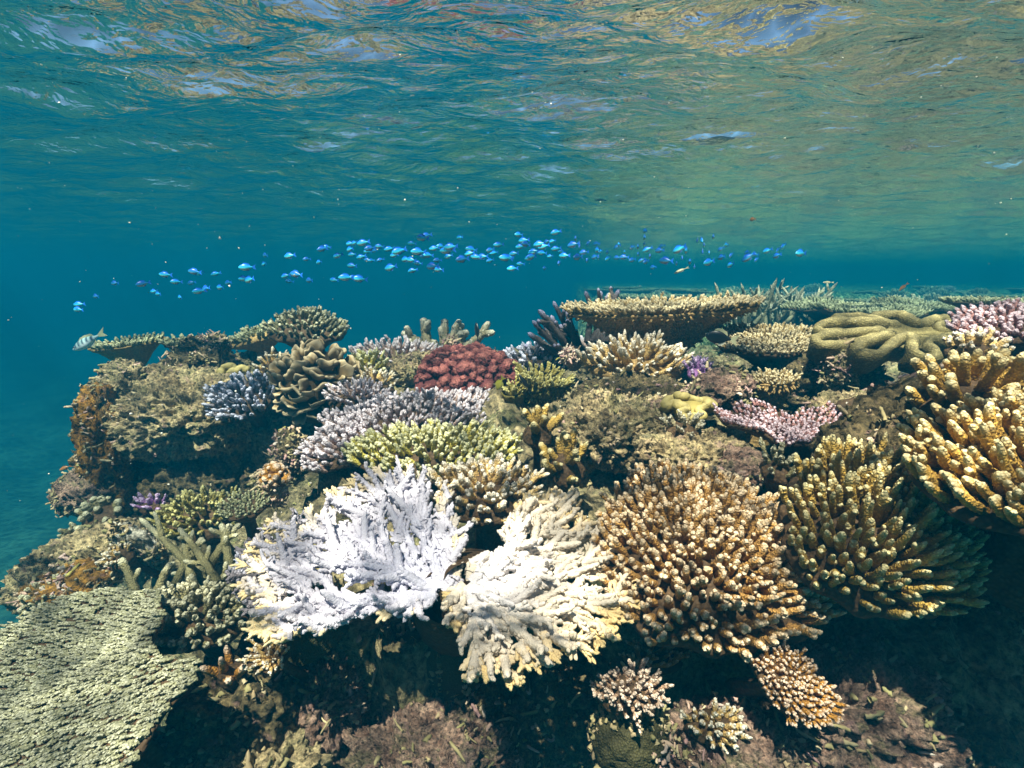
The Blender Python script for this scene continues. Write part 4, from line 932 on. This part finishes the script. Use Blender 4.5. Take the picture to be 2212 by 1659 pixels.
    B("boulder", "dark rock between the two lit patches at the bottom", 'rock', 1130, 1560, 1.28, (0.17, 0.10, 0.17), r_dark, 31, sub=6, amp=0.4)
    B("boulder", "pink crusted rock at the bottom between the rounded lump and the orange plate", 'rock', 1580, 1650, 1.04, (0.16, 0.10, 0.10), r_pink, 32, sub=6, amp=0.4)
    B("boulder", "pink crusted rock behind the oval orange plate", 'rock', 1830, 1570, 1.10, (0.20, 0.13, 0.17), r_pink, 33, sub=6, amp=0.4)
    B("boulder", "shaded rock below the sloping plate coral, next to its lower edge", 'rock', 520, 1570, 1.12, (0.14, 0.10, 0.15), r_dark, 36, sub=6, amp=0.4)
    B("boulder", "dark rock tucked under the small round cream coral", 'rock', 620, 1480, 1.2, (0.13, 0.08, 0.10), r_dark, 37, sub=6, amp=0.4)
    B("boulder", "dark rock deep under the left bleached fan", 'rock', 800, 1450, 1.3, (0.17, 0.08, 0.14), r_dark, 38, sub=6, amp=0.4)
    B("boulder", "small speckled rock at the bottom edge below the shaded hollow", 'rock', 560, 1660, 1.05, (0.12, 0.08, 0.06), r_tan, 39, sub=6, amp=0.4)
    B("boulder", "dim rock in the lower right corner", 'rock', 2020, 1640, 1.15, (0.18, 0.12, 0.15), r_dark, 34, sub=6, amp=0.4)
rocks()

def rubble():
    """broken branchlets, crusts and turf lying over all the bare rock: nobody could count them"""
    rg = np.random.default_rng(77); pts = []
    V = REEF_V; k = (V[:, 0] > -2.2) & (V[:, 0] < 2.6) & (V[:, 1] > 0.7) & (V[:, 1] < 3.6) & (V[:, 2] > -2.0)
    V1 = V[k]; pts.append(V1[rg.choice(len(V1), 9000)])
    for R in ROCK_V: pts.append(R[rg.choice(len(R), 480)])
    P = np.concatenate(pts); P = P + rg.normal(0, 0.004, P.shape); N = len(P)
    clump = noise(P * 9, 5); keep = clump > 0.34; P = P[keep]; N = len(P)
    d = norm(rg.normal(0, 1, (N, 3)) * np.array([1, 1, 0.7]) + np.array([0, -0.1, 0.35])); L = rg.gamma(2.2, 0.006, N).clip(0.005, 0.045); r = rg.uniform(0.0022, 0.0065, N)
    P0 = P - d * 0.004; P2 = P + d * L[:, None]; P1 = (P0 + P2) / 2 + rg.normal(0, 0.003, (N, 3))
    V, Q, _, A = tubes(P0, P1, P2, r, r * 0.6, 6, 6, knob=0.18, rough=0.15, seed=3)
    m, nt, n, b = new_mat("rubble")
    at_ = N_(nt, "ShaderNodeAttribute"); at_.attribute_name = 't'
    c = ramp(nt, at_.outputs['Fac'], [(0.0, (0.10, 0.08, 0.05)), (0.25, (0.36, 0.27, 0.15)), (0.45, (0.22, 0.20, 0.08)), (0.6, (0.50, 0.40, 0.26)), (0.78, (0.40, 0.23, 0.22)), (0.9, (0.66, 0.60, 0.50)), (0.97, (0.45, 0.40, 0.10))])
    nt.links.new(c, b.inputs['Base Color']); b.inputs['Roughness'].default_value = 0.85
    o = link("coral_rubble", V, Q, m, None, {'t': np.repeat(np.clip(noise(P * 14, 8) * 0.9 - 0.1 + rg.random(N) * 0.3, 0, 1), 36)})
    tag(o, "broken branchlets, crusts and turf strewn over the reef rock", None, None, 'stuff')
rubble()

def specks():
    rg = np.random.default_rng(5); I, F = ico(1); G = Geo()
    for k in range(420):
        D = rg.uniform(0.7, 3.6); p = at(rg.uniform(0, 2212), rg.uniform(150, 1500) * rg.uniform(0.3, 1), D)
        G.add(I * rg.uniform(0.0006, 0.0017) * (1 + 0.4 * rg.normal(0, 1, (len(I), 1))) + p, None, F)
    m, nt, n, b = new_mat("drifting_matter"); b.inputs['Base Color'].default_value = (0.75, 0.75, 0.65, 1)
    tag(G.build("drifting_specks", m), "tiny pale specks drifting in the open water", None, None, 'stuff')
specks()
# ------------------------------------------------------------------ fish
def fish_mat(name, top, side, belly, rough=0.35, stripes=None):
    m, nt, n, b = new_mat(name)
    at_ = N_(nt, "ShaderNodeAttribute"); at_.attribute_name = 't'
    c = ramp(nt, at_.outputs['Fac'], [(0.15, belly), (0.42, side), (0.75, top)])
    if stripes:
        at2 = N_(nt, "ShaderNodeAttribute"); at2.attribute_name = 'bar'
        c = mixc(nt, at2.outputs['Fac'], c, stripes)
    nt.links.new(c, b.inputs['Base Color']); b.inputs['Roughness'].default_value = rough; b.inputs['Specular IOR Level'].default_value = 0.6
    return m

def fish_body(L, H, W, taper=0.16, n=15, SG=14, bars=None):
    """body along -x (head) .. +x (tail)"""
    s = np.linspace(0, 1, n); prof = np.sin(np.pi * s ** 0.72) ** 0.75 * (1 - s) + np.sin(np.pi * np.clip(s, 0, 1) ** 0.72) * 0.0
    prof = np.clip(np.interp(s, [0, .06, .18, .35, .5, .65, .8, .92, 1], [0.02, .38, .75, .98, 1, .84, .52, .24, taper]), 0.01, 1)
    th = np.arange(SG) / SG * 2 * math.pi
    V = np.stack([np.repeat(s * L - L * 0.45, SG), np.outer(prof, np.cos(th)).ravel() * W / 2, np.outer(prof, np.sin(th)).ravel() * H / 2], 1)
    t = 0.5 + V[:, 2] / H
    bar = np.zeros(len(V))
    if bars:
        sx = np.repeat(s, SG)
        for c_ in bars: bar = np.maximum(bar, np.clip(1.6 - np.abs(sx - c_) / 0.028, 0, 1) * (t > 0.36))
    return V, grid_faces(n, SG, True), t, bar

def fin(pts, th=0.0012):
    """thin fin from an outline in the x-z plane, with thickness"""
    p = np.array(pts, float); k = len(p)
    V = np.concatenate([np.column_stack([p[:, 0], np.full(k, -th / 2), p[:, 1]]), np.column_stack([p[:, 0], np.full(k, th / 2), p[:, 1]])])
    T = []
    for i in range(1, k - 1): T += [(0, i + 1, i), (k, k + i, k + i + 1)]
    for i in range(k):
        j = (i + 1) % k; T += [(i, j, k + j), (i, k + j, k + i)]
    return V, np.array(T)

def make_fish(name, label, cat, L, H, W, mat, finmat, group=None, bars=None, eye=None):
    rt = bpy.data.objects.new(name, None); COL.objects.link(rt); tag(rt, label, cat, group); rt.empty_display_size = 0.02
    V, Q, t, bar = fish_body(L, H, W, n=26 if bars else 13, bars=bars)
    link("body", V, Q, mat, rt, {'t': t, 'bar': bar})
    x = L * 0.52
    V, T = fin([(x, H * .09), (x + L * .10, H * .22), (x + L * .30, H * .46), (x + L * .20, 0), (x + L * .30, -H * .46), (x + L * .10, -H * .22), (x, -H * .09)])
    link("tail_fin", V, T, finmat, rt, {'t': np.full(len(V), 0.8), 'bar': np.zeros(len(V))}, smooth=False)
    V, T = fin([(-L * .18, H * .40), (-L * .05, H * .66), (L * .12, H * .68), (L * .34, H * .52), (L * .40, H * .22), (L * .1, H * .36)])
    link("dorsal_fin", V, T, finmat, rt, {'t': np.full(len(V), 0.9), 'bar': np.zeros(len(V))}, smooth=False)
    V, T = fin([(L * .08, -H * .40), (L * .14, -H * .62), (L * .30, -H * .54), (L * .38, -H * .24)])
    link("anal_fin", V, T, finmat, rt, {'t': np.full(len(V), 0.2), 'bar': np.zeros(len(V))}, smooth=False)
    if eye:
        I, F = ico(2); g = Geo()
        for s_ in (-1, 1): g.add(I * H * 0.07 + np.array([-L * .33, s_ * W * .36, H * .10]), None, F)
        g.build("eyes", eye, rt)
    return rt

def place(o, P, yaw, pitch=0.0, sc=1.0):
    """yaw 0: head to the left of the picture; +90: head away"""
    o.location = Vector([float(c) for c in P]); o.rotation_euler = (0, pitch, -yaw); o.scale = (sc, sc, sc)

F_BLUE = fish_mat("blue_fish", (0.01, 0.22, 0.95), (0.06, 0.80, 1.0), (0.62, 0.66, 0.60))
F_BLUE2 = fish_mat("deep_blue_fish", (0.01, 0.10, 0.50), (0.03, 0.34, 0.68), (0.42, 0.44, 0.44))
F_FIN = fish_mat("blue_fin", (0.02, 0.18, 0.85), (0.02, 0.16, 0.8), (0.1, 0.25, 0.6))
F_BLACK = fish_mat("black_fish", (0.004, 0.004, 0.006), (0.008, 0.008, 0.01), (0.01, 0.01, 0.012))
F_WHITE = fish_mat("striped_fish", (0.45, 0.70, 0.70), (0.70, 0.85, 0.92), (0.8, 0.86, 0.9), stripes=(0.01, 0.03, 0.10))
F_PALE = fish_mat("pale_fin", (0.5, 0.5, 0.30), (0.5, 0.5, 0.35), (0.6, 0.6, 0.5))
F_YEL = fish_mat("yellow_fish", (0.35, 0.33, 0.03), (0.42, 0.40, 0.05), (0.45, 0.42, 0.1))
F_ORA = fish_mat("orange_fish", (0.5, 0.18, 0.04), (0.6, 0.28, 0.08), (0.6, 0.35, 0.2))

Z1 = """140,698 135,738 278,634 425,531 640,537 820,462 735,595 768,614 905,519 945,641 1050,438 1092,455f 1220,458f 1030,530f 1085,594 1145,577 1258,562 1322,528f 1458,405b 1440,495 1485,505b 1617,310f
1607,380f 1803,316 1940,341 2040,366 2060,262 2098,244 1773,475 1853,458 1803,515f 1962,508 2158,505f"""
Z2 = """20,325 168,401 290,278 335,275 418,271 292,337 485,327 465,358f 538,350f 585,304 682,333 310,388f 402,413 465,440 505,448 598,444 308,498 775,355b 825,345 735,395 695,521b 130,640f 242,618b 325,618 380,630b
912,275f 1015,218 1058,200 1395,216f 968,358b 1135,327 1205,303 1262,345b 1295,312 1280,408 850,437 905,440 972,473 1035,408f 1075,393 1168,446 920,550 1115,506b 1178,535 1505,333 1490,378 1413,436b 1555,410
1620,410 1700,345 1737,373f 1700,451 1780,289 1988,187 2035,247 2058,282 2003,308 1850,420b 1888,410 1935,380 2100,420 2135,358 1920,528 2005,480 2190,285"""
Z3 = """355,107 250,185 300,170 335,165 275,200 355,213 267,240 198,265 210,235 320,262 398,232 410,258 382,308n 490,145n 467,188 517,197n 570,182f 620,182f 498,268 538,237 565,290n 650,230 630,222n 697,236n 610,268
640,270n 697,278f 755,205f 772,185n 755,272 810,235n 798,268 855,207n 897,200n 940,97n 940,140n 938,183n 950,220 898,248n 855,287 915,290 945,298 990,335f 1030,225 1045,200f 1068,290b 1155,220b 1188,208 1283,160n
1312,160n 1327,190n 1387,135n 1318,235n 1360,238n 1350,302b 1432,218 1470,187f 1435,270n 1500,258 1493,320n 1605,240n 1605,275b 1650,250f 1665,287 1732,228 1805,225 1838,200 1795,260n 1948,242b 1148,308n 1235,297n
1265,332n 1185,275n 288,340n 1210,225n 975,262n"""

def school():
    grp = "school of small blue fish over the reef"
    lab = "small blue fish with a paler belly, one of the school strung out over the reef"
    src = {}
    for key, (bm, fm) in {'a': (F_BLUE, F_FIN), 'd': (F_BLUE2, F_FIN)}.items():
        src[key] = make_fish("blue_fish", lab, 'fish', 0.062, 0.031, 0.017, bm, fm, grp)
    used = set(); rg = random.Random(11)
    def put(x, y, code, right):
        key = 'd' if (right and rg.random() < 0.5) or rg.random() < 0.22 or 'n' in code and rg.random() < .5 else 'a'
        if key in used:
            o = src[key].copy(); COL.objects.link(o)
            for ch in src[key].children:
                c = ch.copy(); COL.objects.link(c); c.parent = o
        else: o = src[key]; used.add(key)
        D = rg.uniform(2.3, 3.6); sc = rg.uniform(0.66, 0.92)
        if 'f' in code: D = rg.uniform(4.6, 5.6); sc = 1.2
        if 'b' in code: D = rg.uniform(2.3, 2.6); sc = 1.0
        yaw = math.radians(rg.uniform(-42, 42)); 
        if right: yaw = math.radians(rg.choice([-1, 1]) * rg.uniform(15, 60)); sc *= 0.95
        if 'n' in code: yaw = math.radians(rg.choice([-1, 1]) * rg.uniform(62, 85))
        pitch = math.radians(rg.uniform(-16, 8) if not right else rg.uniform(-35, 5))
        u, v = x * 2212 / 2560, y * 2212 / 2560
        place(o, at(u, v, D), yaw, pitch, sc)
    for txt, x0, y0, k, right in ((Z1, 150, 540, 700 / 2212, False), (Z2, 800, 540, 550 / 2212, False), (Z3, 1250, 540, 850 / 2212, True)):
        for w_ in txt.split():
            code = ''.join(c for c in w_ if c.isalpha()); a_, b_ = w_.rstrip('fbn').split(',')
            put(x0 + float(a_) * k, y0 + float(b_) * k, code, right and float(a_) > 420)
school()
f = make_fish("striped_fish", "silvery fish with dark bars gliding down to the left beside the jutting plate", 'fish', 0.175, 0.046, 0.024, F_WHITE, F_PALE, bars=[0.18, 0.33, 0.48, 0.63, 0.78], eye=F_BLACK)
place(f, at(182, 742, 2.35), math.radians(12), math.radians(-24))
f = make_fish("black_fish", "small black fish upright among the pale stubby branches", 'fish', 0.075, 0.036, 0.014, F_BLACK, F_BLACK, eye=F_BLACK)
place(f, at(1030, 712, 2.35), math.radians(60), math.radians(78))
f = make_fish("black_fish", "dark fish with a light tail hiding under the rim of the big tan table", 'fish', 0.085, 0.045, 0.016, F_BLACK, F_PALE, eye=F_BLACK)
place(f, at(1548, 728, 1.75), math.radians(20), math.radians(8))
f = make_fish("dark_fish", "slim dark fish diving past the right side of the maroon dome", 'fish', 0.065, 0.014, 0.009, F_BLACK, F_BLACK)
place(f, at(1130, 822, 1.85), math.radians(20), math.radians(55))
f = make_fish("yellow_fish", "small yellow fish in front of the maroon dome", 'fish', 0.045, 0.024, 0.009, F_YEL, F_YEL)
place(f, at(1078, 832, 1.75), math.radians(30), math.radians(-60))
f = make_fish("striped_wrasse", "slender striped fish alone below the school, right of the middle", 'fish', 0.058, 0.012, 0.008, F_PALE, F_PALE, bars=None)
place(f, at(1467, 586, 2.4), math.radians(8), math.radians(-24))
f = make_fish("slender_fish", "tiny pale slender fish high over the far right reef", 'fish', 0.045, 0.009, 0.006, F_PALE, F_PALE)
place(f, at(1786, 610, 2.6), math.radians(0), 0)
f = make_fish("orange_fish", "tiny orange fish just under the surface ripples above the right half of the school", 'fish', 0.035, 0.017, 0.008, F_ORA, F_ORA)
place(f, at(1624, 474, 2.6), math.radians(75), 0)
f = make_fish("orange_fish", "out of focus orange fish left of the boulder on the left crest", 'fish', 0.05, 0.028, 0.012, F_ORA, F_ORA)
place(f, at(216, 805, 2.6), math.radians(20), 0)
f = make_fish("orange_fish", "tiny pale orange fish in open water at the left, level with the bleached fans' top", 'fish', 0.04, 0.016, 0.008, F_ORA, F_ORA)
place(f, at(138, 1012, 2.3), math.radians(-20), math.radians(-20))
f = make_fish("dark_fish", "dark fish half cut off by the left edge of the picture", 'fish', 0.06, 0.024, 0.010, F_BLACK, F_BLACK)
place(f, at(0, 1276, 1.9), math.radians(10), 0)
f = make_fish("orange_fish", "small yellow orange fish upright over the crest at the far right", 'fish', 0.045, 0.014, 0.008, F_ORA, F_ORA)
place(f, at(1949, 622, 2.8), math.radians(40), math.radians(-50))

# ------------------------------------------------------------------ the far reef flat on the right, and fillers on the near reef
def ground_z(x, y):
    return float(reef_z(np.array([x]), np.array([y]))[0])

def far_field():
    rg = random.Random(3)
    protos = []
    specs = [("far_table_coral", 'table coral', dict(hw=0, H=-0.02, L=0.03, r=0.012, s=0.04, lean=1.0, branch=1, funnel=0.12, stalk=0.15, mats=m_plate, base=m_dkbase), 0.32, "flat table coral on the far reef flat fading into the haze"),
             ("far_bush_coral", 'coral', dict(hw=0, H=0.10, L=0.06, r=0.014, s=0.05, lean=1.1, branch=2, funnel=0.06, stalk=0.1, mats=m_far, base=m_dkbase), 0.20, "low bushy coral on the far reef flat fading into the haze"),
             ("far_bush_coral", 'coral', dict(hw=0, H=0.07, L=0.05, r=0.012, s=0.04, lean=1.1, branch=1, funnel=0.06, stalk=0.1, mats=m_lilac, base=m_dkbase), 0.16, "low lilac coral on the far reef flat fading into the haze")]
    global px
    px_ = px
    for k, (nm, cat, kw, R, lab) in enumerate(specs):
        px = lambda n, D, R=R: R
        kw = dict(kw); kw['ry'] = R * 0.85
        o = colony(nm, lab, cat, 1700, 700, 4.0, up=(0, -0.05, 1), seed=80 + k, K=5, SG=5, group=lab.split(' fading')[0].replace('flat table coral', 'table corals').replace('coral on', 'corals on'), **kw)
        protos.append(o)
    px = px_
    first = [True] * 3; placed = []
    tries = 0
    while len(placed) < 95 and tries < 4000:
        tries += 1
        y = 2.6 + 12 * rg.random() ** 1.4; x = rg.uniform(0.4, 1.15 * y + 0.6)
        if reef_edge(np.array([x]), np.array([y]))[0] < 0.15: continue
        if y < 3.2 and x < 1.3: continue
        k = rg.choices([0, 1, 2], [4, 4, 1])[0]
        rr = [0.32, 0.22, 0.18][k]; sc = rg.uniform(0.7, 1.5)
        if any((x - a_) ** 2 + (y - b_) ** 2 < (0.7 * (rr * sc + c_)) ** 2 for a_, b_, c_ in placed): continue
        placed.append((x, y, rr * sc))
        if first[k]: o = protos[k]; first[k] = False
        else:
            o = protos[k].copy(); COL.objects.link(o)
            for ch in protos[k].children:
                c = ch.copy(); COL.objects.link(c); c.parent = o; c.matrix_parent_inverse = ch.matrix_parent_inverse
        z = ground_z(x, y) + (0.10 if k == 0 else 0.02) + rg.uniform(0, 0.05)
        M = Matrix.Translation((x, y, z)) @ Matrix.Rotation(rg.uniform(0, 6.28), 4, 'Z') @ Matrix.Rotation(rg.uniform(-0.12, 0.12), 4, 'X') @ Matrix.Diagonal((sc, sc, sc, 1))
        o.matrix_world = M
far_field()
